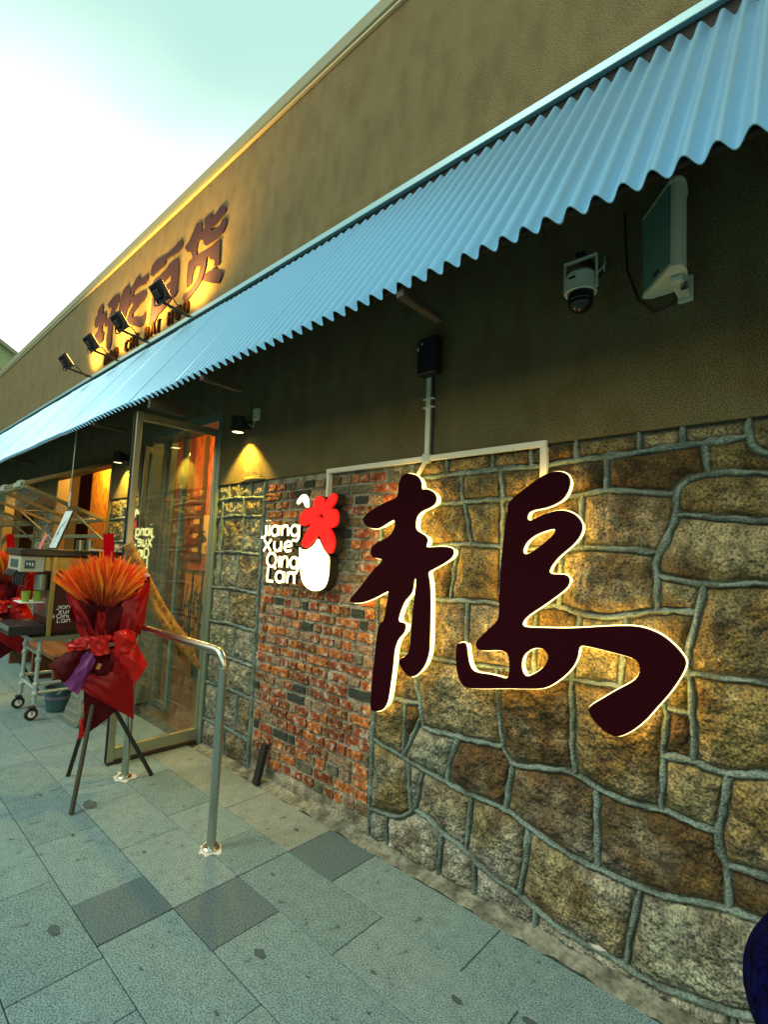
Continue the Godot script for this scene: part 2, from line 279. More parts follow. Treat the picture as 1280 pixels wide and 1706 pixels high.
func materials() -> void:
	var speck := ramp_tex(noise(0.22, 3, 11), [[0.0, gray(0.30)], [0.30, gray(0.62)], [0.5, gray(0.86)], [0.68, gray(0.95)], [0.8, gray(1.0)], [1.0, gray(1.0)]])
	var grain := ramp_tex(noise(0.045, 5, 12), [[0.0, gray(0.55)], [0.5, gray(0.82)], [1.0, gray(1.0)]])
	var bump := ramp_tex(noise(0.05, 5, 13), [[0.0, gray(0.0)], [1.0, gray(1.0)]])
	var fine_bump := ramp_tex(noise(0.16, 3, 14), [[0.0, gray(0.0)], [1.0, gray(1.0)]])
	var blotch := ramp_tex(noise(0.010, 4, 15), [[0.0, Color(0.52, 0.5, 0.5)], [0.38, Color(0.78, 0.78, 0.76)], [0.6, Color(0.96, 0.96, 0.94)], [1.0, Color(1, 1, 1)]])
	var streak := ramp_tex(noise(0.016, 4, 16), [[0.0, Color(0.87, 0.83, 0.77)], [0.3, Color(0.92, 0.90, 0.86)], [0.55, Color(0.97, 0.96, 0.94)], [1.0, Color(1, 1, 1)]])
	var lime := ramp_tex(noise(0.03, 5, 17), [[0.0, Color(0.6, 0.6, 0.6)], [0.5, Color(0.88, 0.86, 0.84)], [1.0, Color(1, 1, 1)]])
	var stain := ramp_tex(noise(0.02, 3, 18), [[0.0, gray(0.6)], [0.10, gray(0.72)], [0.16, gray(0.9)], [0.5, gray(0.94)], [1.0, gray(1.0)]])
	var paver := ramp_tex(noise(0.30, 2, 19), [[0.0, gray(0.5)], [0.35, gray(0.75)], [0.6, gray(0.92)], [1.0, gray(1.0)]])
	var grit := ramp_tex(noise(0.17, 4, 23), [[0.0, gray(0.30)], [0.28, gray(0.55)], [0.45, gray(0.82)], [0.62, gray(0.95)], [1.0, gray(1.0)]])
	var salt := ramp_tex(noise(0.21, 3, 29), [[0.0, gray(0.26)], [0.33, gray(0.64)], [0.5, gray(0.88)], [0.68, gray(1.0)], [1.0, gray(1.0)]])
	# masonry
	var m := tri(mat("stone", Color.WHITE, 0.92), grit, Vector3.ONE * 0.9)
	m.vertex_color_use_as_albedo = true
	relief(over(m, grain, Vector3.ONE * 0.8), bump, 2.2)
	m = tri(mat("pointing", lin(0.34, 0.47, 0.415), 0.8), grain, Vector3.ONE * 3.0)
	relief(over(m, blotch, Vector3(0.9, 0.9, 0.9)), bump, 0.7)
	m = tri(mat("stone_bed", lin(0.17, 0.18, 0.12), 0.95), grain, Vector3.ONE * 3.0)
	relief(m, bump, 0.8)
	m = tri(mat("lime_mortar", lin(0.62, 0.61, 0.48), 0.95), lime, Vector3.ONE * 3.0)
	relief(over(m, blotch, Vector3.ONE * 1.3), bump, 1.0)
	var bricks := {
		"brick_red": [0.44, 0.085, 0.028], "brick_orange": [0.58, 0.165, 0.035], "brick_brown": [0.3, 0.11, 0.045], "brick_dark": [0.075, 0.1, 0.07],
		"brick_pale": [0.5, 0.34, 0.22], "brick_grey": [0.26, 0.25, 0.16], "brick_rust": [0.33, 0.07, 0.03], "brick_dull": [0.29, 0.2, 0.1]}
	var face_a := ramp_tex(noise(0.022, 5, 31), [[0.0, lin(0.16, 0.03, 0.012)], [0.35, lin(0.36, 0.075, 0.022)], [0.54, lin(0.48, 0.12, 0.03)], [0.64, lin(0.50, 0.30, 0.18)], [0.74, lin(0.62, 0.56, 0.43)], [1.0, lin(0.68, 0.64, 0.5)]])
	var face_b := ramp_tex(noise(0.022, 5, 32), [[0.0, lin(0.22, 0.06, 0.015)], [0.4, lin(0.50, 0.15, 0.03)], [0.62, lin(0.60, 0.21, 0.05)], [0.72, lin(0.58, 0.42, 0.27)], [1.0, lin(0.66, 0.6, 0.46)]])
	var k := 0
	for n in bricks:
		var c: Array = bricks[n]
		m = tri(mat(n, lin(c[0], c[1], c[2]), 0.93), lime if k % 2 == 0 else speck, Vector3.ONE * (2.3 + 0.4 * (k % 3)))
		relief(over(m, blotch if k % 3 else grain, Vector3.ONE * 4.0), bump, 0.5)
		if n in ["brick_red", "brick_rust", "brick_brown"]:
			m.albedo_color = Color.WHITE if n != "brick_brown" else Color(0.8, 0.84, 0.76)
			m.albedo_texture = face_a
			m.uv1_scale = Vector3.ONE * (1.3 + 0.35 * (k % 3))
		elif n == "brick_orange":
			m.albedo_color = Color.WHITE
			m.albedo_texture = face_b
			m.uv1_scale = Vector3.ONE * 1.5
		k += 1
	m = tri(mat("plaster", lin(0.235, 0.203, 0.088), 0.95), grit, Vector3.ONE * 1.7)
	relief(over(m, streak, Vector3(0.62, 0.30, 0.62)), fine_bump, 0.5)
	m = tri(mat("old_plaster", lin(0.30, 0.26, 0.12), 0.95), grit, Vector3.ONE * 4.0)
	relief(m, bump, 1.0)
	m = tri(mat("slab_a", lin(0.24, 0.39, 0.395), 0.75), salt, Vector3.ONE * 1.15)
	relief(over(m, stain, Vector3.ONE * 1.3), fine_bump, 0.18)
	m = tri(mat("slab_b", lin(0.21, 0.35, 0.355), 0.75), salt, Vector3.ONE * 1.0)
	relief(over(m, stain, Vector3.ONE * 1.15), fine_bump, 0.18)
	m = tri(mat("slab_c", lin(0.265, 0.41, 0.405), 0.75), salt, Vector3.ONE * 1.25)
	relief(over(m, stain, Vector3.ONE * 1.4), fine_bump, 0.18)
	m = tri(mat("slab_warm", lin(0.33, 0.41, 0.36), 0.85), salt, Vector3.ONE * 1.2)
	relief(over(m, stain, Vector3.ONE * 0.9), fine_bump, 0.18)
	m = tri(mat("slab_dark", lin(0.105, 0.185, 0.20), 0.65), salt, Vector3.ONE * 1.1)
	relief(m, fine_bump, 0.18)
	m = tri(mat("slab_mid", lin(0.13, 0.21, 0.20), 0.65), salt, Vector3.ONE * 1.2)
	relief(over(m, blotch, Vector3.ONE * 1.4), fine_bump, 0.18)
	m = tri(mat("gum_mark", lin(0.075, 0.125, 0.12), 0.8), salt, Vector3.ONE * 1.2)
	m = tri(mat("joint_sand", lin(0.075, 0.10, 0.085), 0.95), grain, Vector3.ONE * 2.0)
	m = tri(mat("fillet", lin(0.36, 0.39, 0.315), 0.95), lime, Vector3.ONE * 1.5)
	relief(over(m, blotch, Vector3.ONE * 1.1), bump, 0.8)
	# metals and paints
	m = mat("awning_top", lin(0.235, 0.465, 0.635), 0.33, 0.52)
	mat("painted_shade", lin(0.012, 0.013, 0.012), 0.9)  # near-black with shade painted in, for undersides, purlins and gap strip
	mat("flange", lin(0.20, 0.40, 0.47), 0.4, 0.3)
	m = mat("steel", lin(0.50, 0.52, 0.45), 0.24, 1.0)
	m = mat("brushed", lin(0.36, 0.39, 0.29), 0.38, 0.8)
	mat("sash", lin(0.23, 0.20, 0.10), 0.4, 0.6)
	mat("frame_green", lin(0.24, 0.32, 0.25), 0.4, 0.5)
	mat("black", lin(0.010, 0.010, 0.011), 0.55)
	mat("black_gloss", lin(0.012, 0.011, 0.013), 0.25)
	mat("baked_light_dark", lin(0.035, 0.033, 0.02), 0.7)  # tone carries shade on the awning arms, light on one stand leg
	mat("white_plastic", lin(0.70, 0.70, 0.56), 0.5)
	mat("cream_plastic", lin(0.52, 0.60, 0.48), 0.5)
	mat("speaker_grille", lin(0.07, 0.19, 0.155), 0.6)
	mat("speaker_body", lin(0.50, 0.55, 0.42), 0.45)
	mat("coping", lin(0.17, 0.20, 0.12), 0.7)
	var mm := mat("maroon", lin(0.022, 0.002, 0.0045), 0.7)
	mm.metallic_specular = 0.12
	mm = mat("sign_brown", lin(0.030, 0.022, 0.040), 0.9)
	mm.metallic_specular = 0.1
	mm = mat("letter_brown", lin(0.03, 0.013, 0.006), 0.9)
	mm.metallic_specular = 0.1
	mat("sign_red_edge", lin(0.10, 0.008, 0.004), 0.5)
	mat("sign_black_edge", lin(0.012, 0.012, 0.012), 0.5)
	glow("halo_acrylic", Color(1.0, 0.90, 0.58), 1.4)
	glow("led_layer", Color(1.0, 0.86, 0.46), 1.5)
	glow("logo_white", Color(1.0, 0.92, 0.62), 1.4)
	glow("logo_red", Color(1.0, 0.02, 0.006), 0.46)
	glow("lamp_disc", Color(1.0, 0.9, 0.62), 2.2)
	glow("flood_face", Color(1.0, 0.78, 0.36), 5.0)
	mat("eave_cream", lin(0.50, 0.47, 0.30), 0.7)
	glow("bulb_glow", Color(1.0, 0.75, 0.4), 3.0)
	var g := mat("glass", Color(0.03, 0.045, 0.04, 0.05), 0.02)
	g.transparency = BaseMaterial3D.TRANSPARENCY_ALPHA
	g.metallic_specular = 0.5
	g = mat("coated_glass", Color(0.9, 1.0, 0.92, 0.26), 0.015, 1.0)
	var white := Image.create(4, 4, false, Image.FORMAT_RGBA8)
	white.fill(Color.WHITE)
	g.albedo_texture = ImageTexture.create_from_image(white)
	g.transparency = BaseMaterial3D.TRANSPARENCY_ALPHA
	g = mat("roof_glass", Color(0.05, 0.07, 0.06, 0.04), 0.02)
	g.transparency = BaseMaterial3D.TRANSPARENCY_ALPHA
	# paper, plant, wood, cloth
	var p := mat("paper_red", lin(0.24, 0.002, 0.004), 0.34)
	p.metallic_specular = 0.3
	p.backlight_enabled = true
	p.backlight = lin(0.10, 0.004, 0.003)
	p = mat("paper_bright", lin(0.48, 0.006, 0.004), 0.30)
	p.metallic_specular = 0.4
	p.backlight_enabled = true
	p.backlight = lin(0.2, 0.01, 0.004)
	p = mat("paper_maroon", lin(0.055, 0.002, 0.005), 0.6)
	p.metallic_specular = 0.2
	mat("paper_purple", lin(0.15, 0.015, 0.14), 0.6)
	mat("paper_pink", lin(0.55, 0.30, 0.32), 0.5)
	p = mat("envelope_red", lin(0.45, 0.002, 0.006), 0.8)
	p.metallic_specular = 0.15
	p = mat("plume", Color.WHITE, 0.85)
	p.vertex_color_use_as_albedo = true
	p.backlight_enabled = true
	p.backlight = lin(0.30, 0.08, 0.008)
	mat("gold_print", lin(0.45, 0.16, 0.02), 0.4)
	var wood := ramp_tex(noise(0.02, 4, 21), [[0.0, Color(0.5, 0.42, 0.3)], [0.45, Color(0.85, 0.8, 0.7)], [1.0, Color(1, 1, 1)]])
	m = tri(mat("driftwood", lin(0.52, 0.32, 0.095), 0.75), wood, Vector3(6.0, 1.2, 1.6))
	relief(m, bump, 0.6)
	m = tri(mat("bench_wood", lin(0.20, 0.085, 0.022), 0.6), wood, Vector3(5.0, 0.8, 5.0))
	m = tri(mat("panel_orange", lin(0.50, 0.115, 0.015), 0.7), wood, Vector3(1.2, 0.4, 1.2))
	m = tri(mat("panel_gold", lin(0.62, 0.30, 0.03), 0.65), wood, Vector3(1.4, 0.5, 1.4))
	mat("panel_dark_red", lin(0.10, 0.008, 0.005), 0.8)
	mat("interior_dark", lin(0.05, 0.035, 0.02), 0.9)
	m = tri(mat("interior_floor", lin(0.16, 0.13, 0.07), 0.4), grain, Vector3.ONE * 0.9)
	mat("poster_paper", lin(0.62, 0.46, 0.20), 0.8)
	mat("poster_ink", lin(0.035, 0.016, 0.010), 0.8)
	mat("screen_amber", lin(0.55, 0.27, 0.04), 0.7)
	mat("leaf_black", lin(0.015, 0.012, 0.008), 0.7)
	mat("machine_red", lin(0.045, 0.005, 0.004), 0.45)
	mat("machine_cream", lin(0.42, 0.44, 0.34), 0.35)
	mat("machine_gold", lin(0.52, 0.40, 0.13), 0.3, 0.75)
	mat("machine_steel", lin(0.40, 0.44, 0.36), 0.28, 0.9)
	mat("galvanised", lin(0.48, 0.60, 0.56), 0.35, 0.6)
	mat("cup_green", lin(0.22, 0.36, 0.03), 0.5)
	mat("poster_board", lin(0.55, 0.68, 0.70), 0.5)
	mat("poster_blue", lin(0.16, 0.27, 0.32), 0.6)
	mat("lettering_white", lin(0.72, 0.72, 0.68), 0.6)
	mat("bucket_teal", lin(0.03, 0.09, 0.095), 0.5)
	mat("bucket_purple", lin(0.16, 0.13, 0.26), 0.5)
	mat("aluminium", lin(0.27, 0.30, 0.25), 0.4, 0.6)
	mat("pink_paper", lin(0.55, 0.14, 0.10), 0.6)
	mat("stem_green", lin(0.10, 0.16, 0.03), 0.7)
	mat("sky_blocker_wall", lin(0.11, 0.10, 0.07), 0.9)  # dark colour of the added block behind the camera
	mat("neighbour_wall", lin(0.20, 0.28, 0.15), 0.9)
	m = tri(mat("navy", lin(0.0035, 0.004, 0.06), 0.9), grain, Vector3.ONE * 6.0, false)
	m.metallic_specular = 0.15
	relief(m, bump, 4.0)
	m.uv1_scale = Vector3(1.6, 0.8, 1.6)
	mat("skin", lin(0.45, 0.26, 0.17), 0.6)
	mat("hair", lin(0.012, 0.010, 0.009), 0.5)
	mat("dust", lin(0.62, 0.60, 0.50), 0.95)

# ------------------------------------------------------------------ helpers: shapes
func mb(smooth := true) -> SurfaceTool:
	var st := SurfaceTool.new()
	st.begin(Mesh.PRIMITIVE_TRIANGLES)
	st.set_smooth_group(0 if smooth else -1)
	return st

func face(st: SurfaceTool, a: Vector3, b: Vector3, c: Vector3, out: Vector3) -> void:
	if (b - a).cross(c - a).dot(out) > 0.0:
		st.add_vertex(a)
		st.add_vertex(c)
		st.add_vertex(b)
	else:
		st.add_vertex(a)
		st.add_vertex(b)
		st.add_vertex(c)

func quad(st: SurfaceTool, a: Vector3, b: Vector3, c: Vector3, d: Vector3, out: Vector3) -> void:
	face(st, a, b, c, out)
	face(st, a, c, d, out)

# a box with chamfered edges, from its centre, size and turn
func box(st: SurfaceTool, at: Vector3, size: Vector3, turn := Basis.IDENTITY, cham := 0.0) -> void:
	st.set_smooth_group(-1)
	var h := size * 0.5
	var c := minf(cham, minf(h.x, minf(h.y, h.z)) * 0.9)
	var ax := [Vector3.RIGHT, Vector3.UP, Vector3.BACK]
	for i in 3:
		for s in [-1.0, 1.0]:
			var n: Vector3 = ax[i] * s
			var u: Vector3 = ax[(i + 1) % 3]
			var w: Vector3 = ax[(i + 2) % 3]
			var hu: float = h[(i + 1) % 3] - c
			var hw: float = h[(i + 2) % 3] - c
			var o: Vector3 = n * h[i]
			quad(st, at + turn * (o + u * hu + w * hw), at + turn * (o - u * hu + w * hw), at + turn * (o - u * hu - w * hw), at + turn * (o + u * hu - w * hw), turn * n)
	if c <= 0.0:
		return
	for i in 3:
		var j := (i + 1) % 3
		var k := (i + 2) % 3
		for s in [-1.0, 1.0]:
			for t in [-1.0, 1.0]:
				var a: Vector3 = ax[i] * (s * h[i]) + ax[j] * (t * (h[j] - c))
				var b: Vector3 = ax[i] * (s * (h[i] - c)) + ax[j] * (t * h[j])
				var e: Vector3 = ax[k] * (h[k] - c)
				quad(st, at + turn * (a + e), at + turn * (b + e), at + turn * (b - e), at + turn * (a - e), turn * (ax[i] * s + ax[j] * t))
	for x in [-1.0, 1.0]:
		for y in [-1.0, 1.0]:
			for z in [-1.0, 1.0]:
				face(st, at + turn * Vector3(x * h.x, y * (h.y - c), z * (h.z - c)), at + turn * Vector3(x * (h.x - c), y * h.y, z * (h.z - c)), at + turn * Vector3(x * (h.x - c), y * (h.y - c), z * h.z), turn * Vector3(x, y, z))

func bar(st: SurfaceTool, a: Vector3, b: Vector3, w: float, d: float, up := Vector3.UP, cham := 0.002) -> void:
	var z := (b - a).normalized()
	if absf(z.dot(up)) > 0.98:
		up = Vector3.BACK
	var x := up.cross(z).normalized()
	var y := z.cross(x)
	box(st, (a + b) * 0.5, Vector3(w, d, a.distance_to(b)), Basis(x, y, z), cham)

func tube(st: SurfaceTool, pts: Array, rad: Variant, n := 10, caps := true) -> void:
	var count := pts.size()
	var rings := []
	var t0: Vector3 = (pts[1] - pts[0]).normalized()
	var x := t0.cross(Vector3.UP if absf(t0.y) < 0.9 else Vector3.RIGHT).normalized()
	for i in count:
		var t: Vector3 = (pts[mini(i + 1, count - 1)] - pts[maxi(i - 1, 0)]).normalized()
		x = (x - t * x.dot(t)).normalized()
		var y := t.cross(x)
		var r: float = rad[i] if rad is Array else rad
		var ring := PackedVector3Array()
		for k in n:
			var a := TAU * k / n
			ring.append(pts[i] + (x * cos(a) + y * sin(a)) * r)
		rings.append(ring)
	st.set_smooth_group(0)
	for i in count - 1:
		for k in n:
			var k2 := (k + 1) % n
			var mid: Vector3 = (rings[i][k] + rings[i][k2]) * 0.5 - pts[i]
			quad(st, rings[i][k], rings[i][k2], rings[i + 1][k2], rings[i + 1][k], mid)
	if caps:
		st.set_smooth_group(-1)
		for e in [[0, pts[0] - pts[1]], [count - 1, pts[count - 1] - pts[count - 2]]]:
			for k in n:
				face(st, pts[e[0]], rings[e[0]][k], rings[e[0]][(k + 1) % n], e[1])

# turned shape: profile of (radius, height), about a vertical axis unless a basis is given
func lathe(st: SurfaceTool, at: Vector3, prof: Array, n := 20, turn := Basis.IDENTITY) -> void:
	st.set_smooth_group(0)
	for i in prof.size() - 1:
		var p: Vector2 = prof[i]
		var q: Vector2 = prof[i + 1]
		var out2 := Vector2(q.y - p.y, p.x - q.x)
		st.set_smooth_group(i)
		for k in n:
			var a := TAU * k / n
			var b := TAU * (k + 1) / n
			var ca := Vector3(cos(a), 0, sin(a))
			var cb := Vector3(cos(b), 0, sin(b))
			var mid := (ca + cb).normalized()
			quad(st, at + turn * (ca * p.x + Vector3.UP * p.y), at + turn * (cb * p.x + Vector3.UP * p.y), at + turn * (cb * q.x + Vector3.UP * q.y), at + turn * (ca * q.x + Vector3.UP * q.y), turn * (mid * out2.x + Vector3.UP * out2.y))

func pv(flat: Array) -> PackedVector2Array:
	var p := PackedVector2Array()
	for i in flat.size() / 2:
		p.append(Vector2(flat[2 * i], flat[2 * i + 1]))
	return p

func soften(p: PackedVector2Array, times := 1) -> PackedVector2Array:
	for r in times:
		var q := PackedVector2Array()
		for i in p.size():
			var a := p[i]
			var b := p[(i + 1) % p.size()]
			q.append(a.lerp(b, 0.25))
			q.append(a.lerp(b, 0.75))
		p = q
	return p

func bridged(outer: PackedVector2Array, holes: Array) -> PackedVector2Array:
	if Geometry2D.is_polygon_clockwise(outer):
		outer.reverse()
	for h0 in holes:
		var h: PackedVector2Array = h0.duplicate()
		if not Geometry2D.is_polygon_clockwise(h):
			h.reverse()
		var best := INF
		var bi := 0
		var bj := 0
		for i in outer.size():
			for j in h.size():
				var d := outer[i].distance_squared_to(h[j])
				if d < best:
					best = d
					bi = i
					bj = j
		var res := PackedVector2Array()
		for i in bi + 1:
			res.append(outer[i])
		for j in h.size() + 1:
			res.append(h[(bj + j) % h.size()])
		for i in range(bi, outer.size()):
			res.append(outer[i])
		outer = res
	return outer

# a plate cut to an outline, lying in the plane of the wall unless a transform is given
func plate(st: SurfaceTool, outer: PackedVector2Array, holes: Array, z0: float, z1: float, xf := Transform3D.IDENTITY) -> void:
	var flatp := bridged(outer, holes)
	var idx := Geometry2D.triangulate_polygon(flatp)
	if idx.is_empty():
		print("no triangles for an outline of ", flatp.size())
	st.set_smooth_group(-1)
	for z in [z0, z1]:
		var out: Vector3 = xf.basis * (Vector3.FORWARD if z == z0 else Vector3.BACK)
		for i in idx.size() / 3:
			var v := []
			for k in 3:
				var p := flatp[idx[3 * i + k]]
				v.append(xf * Vector3(p.x, p.y, z))
			face(st, v[0], v[1], v[2], out)
	var loops := [outer]
	loops.append_array(holes)
	for li in loops.size():
		var l: PackedVector2Array = loops[li]
		var cw := Geometry2D.is_polygon_clockwise(l)
		for i in l.size():
			var a := l[i]
			var b := l[(i + 1) % l.size()]
			var n2 := Vector2(b.y - a.y, a.x - b.x)
			if cw:
				n2 = -n2
			if li > 0:
				n2 = -n2
			quad(st, xf * Vector3(a.x, a.y, z0), xf * Vector3(b.x, b.y, z0), xf * Vector3(b.x, b.y, z1), xf * Vector3(a.x, a.y, z1), xf.basis * Vector3(n2.x, n2.y, 0))

# rounded hand lettering: strokes per letter, x height 1
func strokes_of(ch: String) -> Array:
	var ring := []
	for k in 13:
		ring.append(Vector2(0.38 + 0.36 * cos(TAU * k / 12.0), 0.47 + 0.44 * sin(TAU * k / 12.0)))
	var v := func(a: Array) -> Array:
		var o := []
		for i in a.size() / 2:
			o.append(Vector2(a[2 * i], a[2 * i + 1]))
		return o
	match ch:
		"j": return [0.62, (v as Callable).call([0.45, 0.95, 0.46, 0.1, 0.3, -0.12, 0.0, -0.1]), (v as Callable).call([0.47, 1.36, 0.475, 1.38])]
		"i": return [0.34, (v as Callable).call([0.16, 0.95, 0.16, 0.03]), (v as Callable).call([0.17, 1.36, 0.175, 1.38])]
		"a": return [0.98, ring, (v as Callable).call([0.74, 0.92, 0.76, 0.03])]
		"n": return [0.88, (v as Callable).call([0.08, 0.92, 0.08, 0.03]), (v as Callable).call([0.08, 0.55, 0.25, 0.88, 0.52, 0.88, 0.66, 0.6, 0.66, 0.03])]
		"g": return [0.98, ring, (v as Callable).call([0.76, 0.92, 0.76, -0.12, 0.6, -0.38, 0.2, -0.34])]
		"X": return [0.95, (v as Callable).call([0.05, 1.05, 0.72, 0.03]), (v as Callable).call([0.72, 1.05, 0.05, 0.03])]
		"u": return [0.92, (v as Callable).call([0.08, 0.92, 0.08, 0.35, 0.22, 0.06, 0.45, 0.06, 0.66, 0.35]), (v as Callable).call([0.68, 0.92, 0.68, 0.03])]
		"e": return [0.88, (v as Callable).call([0.06, 0.45, 0.7, 0.55, 0.6, 0.86, 0.35, 0.92, 0.1, 0.7, 0.08, 0.3, 0.3, 0.04, 0.68, 0.14])]
		"Q":
			var big := []
			for k in 15:
				big.append(Vector2(0.5 + 0.48 * cos(TAU * k / 14.0), 0.6 + 0.58 * sin(TAU * k / 14.0)))
			return [1.15, big, (v as Callable).call([0.6, 0.25, 0.98, -0.1])]
		"L": return [0.8, (v as Callable).call([0.08, 1.18, 0.06, 0.05, 0.6, 0.05])]
	return [0.5]

func letter_polys(ch: String, size: float, squeeze: float, weight: float) -> Array:
	var s := strokes_of(ch)
	var sets := []
	for i in range(1, s.size()):
		var line := PackedVector2Array()
		for p in s[i]:
			line.append(Vector2(p.x * size * squeeze, p.y * size))
		sets.append_array(Geometry2D.offset_polyline(line, weight * size, Geometry2D.JOIN_ROUND, Geometry2D.END_ROUND))
	var merged: Array = []
	var holes: Array = []
	for p in sets:
		if Geometry2D.is_polygon_clockwise(p):
			holes.append(p)
			continue
		var now: PackedVector2Array = p
		var rest := []
		for q in merged:
			var both := Geometry2D.merge_polygons(now, q)
			var outs := both.filter(func(a): return not Geometry2D.is_polygon_clockwise(a))
			if outs.size() == 1:
				now = outs[0]
				for a in both:
					if Geometry2D.is_polygon_clockwise(a):
						holes.append(a)
			else:
				rest.append(q)
		rest.append(now)
		merged = rest
	var res := []
	for o in merged:
		var hs := []
		for h in holes:
			if Geometry2D.is_point_in_polygon(h[0], o) and absf(area(h)) > size * size * 0.004:
				hs.append(h)
		res.append([o, hs])
	return res

func area(p: PackedVector2Array) -> float:
	var a := 0.0
	for i in p.size():
		a += p[i].cross(p[(i + 1) % p.size()])
	return a * 0.5

# writes a word; returns its letters as separate SurfaceTools
func word(text: String, at: Vector2, width: float, size: float, weight: float, z0: float, z1: float, xf := Transform3D.IDENTITY) -> Array:
	var total := 0.0
	for ch in text:
		total += strokes_of(ch)[0]
	var squeeze := width / (total * size)
	var x := at.x
	var outp := []
	for ch in text:
		var st := mb(false)
		for po in letter_polys(ch, size, squeeze, weight):
			var o := PackedVector2Array()
			for p in po[0]:
				o.append(p + Vector2(x, at.y))
			var hs := []
			for h in po[1]:
				var hh := PackedVector2Array()
				for p in h:
					hh.append(p + Vector2(x, at.y))
				hs.append(hh)
			plate(st, o, hs, z0, z1, xf)
		outp.append(st)
		x += strokes_of(ch)[0] * size * squeeze
	return outp

func wall_box(st: SurfaceTool, x0: float, x1: float, y0: float, y1: float, z0: float, z1: float, cham := 0.0) -> void:
	box(st, Vector3((x0 + x1) * 0.5, (y0 + y1) * 0.5, (z0 + z1) * 0.5), Vector3(x1 - x0, y1 - y0, z1 - z0), Basis.IDENTITY, cham)

# ------------------------------------------------------------------ masonry
const TONE := {"d": [0.215, 0.13, 0.036], "o": [0.44, 0.33, 0.115], "t": [0.52, 0.44, 0.21], "g": [0.60, 0.61, 0.42]}

func stone_mesh(poly: PackedVector2Array, tone: String, proud: float) -> ArrayMesh:
	var got := Geometry2D.offset_polygon(poly, -0.0115, Geometry2D.JOIN_ROUND)
	if got.is_empty():
		return null
	var base: PackedVector2Array = got[0]
	for g in got:
		if absf(area(g)) > absf(area(base)):
			base = g
	# even steps round the edge, worn by noise
	var edge := PackedVector2Array()
	for i in base.size():
		var a := base[i]
		var b := base[(i + 1) % base.size()]
		var n := maxi(1, int(a.distance_to(b) / 0.022))
		for k in n:
			edge.append(a.lerp(b, float(k) / n))
	var c := Vector2.ZERO
	for p in edge:
		c += p / edge.size()
	var sd := rng.randf() * 50.0
	var worn := PackedVector2Array()
	for p in edge:
		var away := (p - c).normalized()
		worn.append(p + away * (na.get_noise_2d(p.x * 900.0 + sd, p.y * 900.0) * 0.006 - 0.002))
	var inner := Geometry2D.offset_polygon(worn, -0.010, Geometry2D.JOIN_ROUND)
	var pts := PackedVector2Array(worn)
	var rim := worn.size()
	var deep := Geometry2D.offset_polygon(worn, -0.018, Geometry2D.JOIN_ROUND)
	for ring in inner:
		for i in ring.size():
			var a: Vector2 = ring[i]
			var b: Vector2 = ring[(i + 1) % ring.size()]
			var n := maxi(1, int(a.distance_to(b) / 0.022))
			if a.distance_to(b) > 0.006:
				for k in n:
					pts.append(a.lerp(b, float(k) / n))
	var step := 0.021
	var box2 := Rect2(worn[0], Vector2.ZERO)
	for p in worn:
		box2 = box2.expand(p)
	for iy in int(box2.size.y / step) + 1:
		for ix in int(box2.size.x / step) + 1:
			var q := box2.position + Vector2((ix + (0.5 if iy % 2 else 0.0)) * step, iy * step) + Vector2(rng.randf() - 0.5, rng.randf() - 0.5) * 0.008
			for d in deep:
				if Geometry2D.is_point_in_polygon(q, d):
					pts.append(q)
					break
	var t := Geometry2D.triangulate_delaunay(pts)
	var st := mb(true)
	var cols := []
	var pos := []
	var tc: Array = TONE[tone]
	var tint := 0.85 + rng.randf() * 0.3
	var base_col := Color(tc[0] * tint, tc[1] * tint * (0.95 + rng.randf() * 0.1), tc[2] * tint * (0.9 + rng.randf() * 0.2))
	var slope := Vector2(rng.randf() - 0.5, rng.randf() - 0.5) * 0.05
	for i in pts.size():
		var p := pts[i]
		var d := 1.0
		if i < rim:
			d = 0.0
		else:
			for k in rim:
				var q := Geometry2D.get_closest_point_to_segment(p, worn[k], worn[(k + 1) % rim])
				d = minf(d, q.distance_to(p))
		var z := -0.006
		if i >= rim:
			var round_ := smoothstep(0.0, 0.055, d)
			z = 0.004 + proud * (0.35 + 0.65 * round_) * minf(1.0, d / 0.012) + slope.dot(p - c) * round_
			z += (na.get_noise_3d(p.x * 220.0, p.y * 220.0, sd) * 0.022 + nb.get_noise_3d(p.x * 600.0, p.y * 600.0, sd) * 0.008) * minf(1.0, d / 0.02)
		pos.append(Vector3(p.x, p.y, z))
		var col := base_col
		var rust := smoothstep(0.08, 0.5, na.get_noise_3d(p.x * 85.0 + sd, p.y * 85.0, 3.0))
		col = col.lerp(Color(0.19, 0.105, 0.018), rust * (0.75 if tone != "g" else 0.45))
		var pale := smoothstep(0.15, 0.55, nb.get_noise_3d(p.x * 110.0, p.y * 110.0 - sd, 9.0))
		col = col.lerp(Color(0.46, 0.41, 0.24), pale * 0.55)
		var low := smoothstep(0.75, 0.05, p.y) * smoothstep(-0.25, 0.35, na.get_noise_3d(p.x * 60.0, p.y * 60.0, 40.0))
		col = col.lerp(Color(0.62, 0.64, 0.52), low * 0.85)
		var mott := na.get_noise_3d(p.x * 330.0, p.y * 330.0, sd + 7.0) * 0.8 + nb.get_noise_3d(p.x * 160.0, p.y * 160.0, sd) * 0.55
		var shade := clampf(0.98 + mott, 0.34, 1.5)  # random mottling in the colour stands in for weak relief shading
		cols.append(Color(col.r * shade, col.g * shade, col.b * shade))
	for i in t.size() / 3:
		var m := (pts[t[3 * i]] + pts[t[3 * i + 1]] + pts[t[3 * i + 2]]) / 3.0
		if not Geometry2D.is_point_in_polygon(m, worn):
			continue
		var a: int = t[3 * i]
		var b: int = t[3 * i + 1]
		var e: int = t[3 * i + 2]
		if (pts[b] - pts[a]).cross(pts[e] - pts[a]) > 0.0:
			var s := b
			b = e
			e = s
		for k in [a, b, e]:
			st.set_color(cols[k])
			st.add_vertex(pos[k])
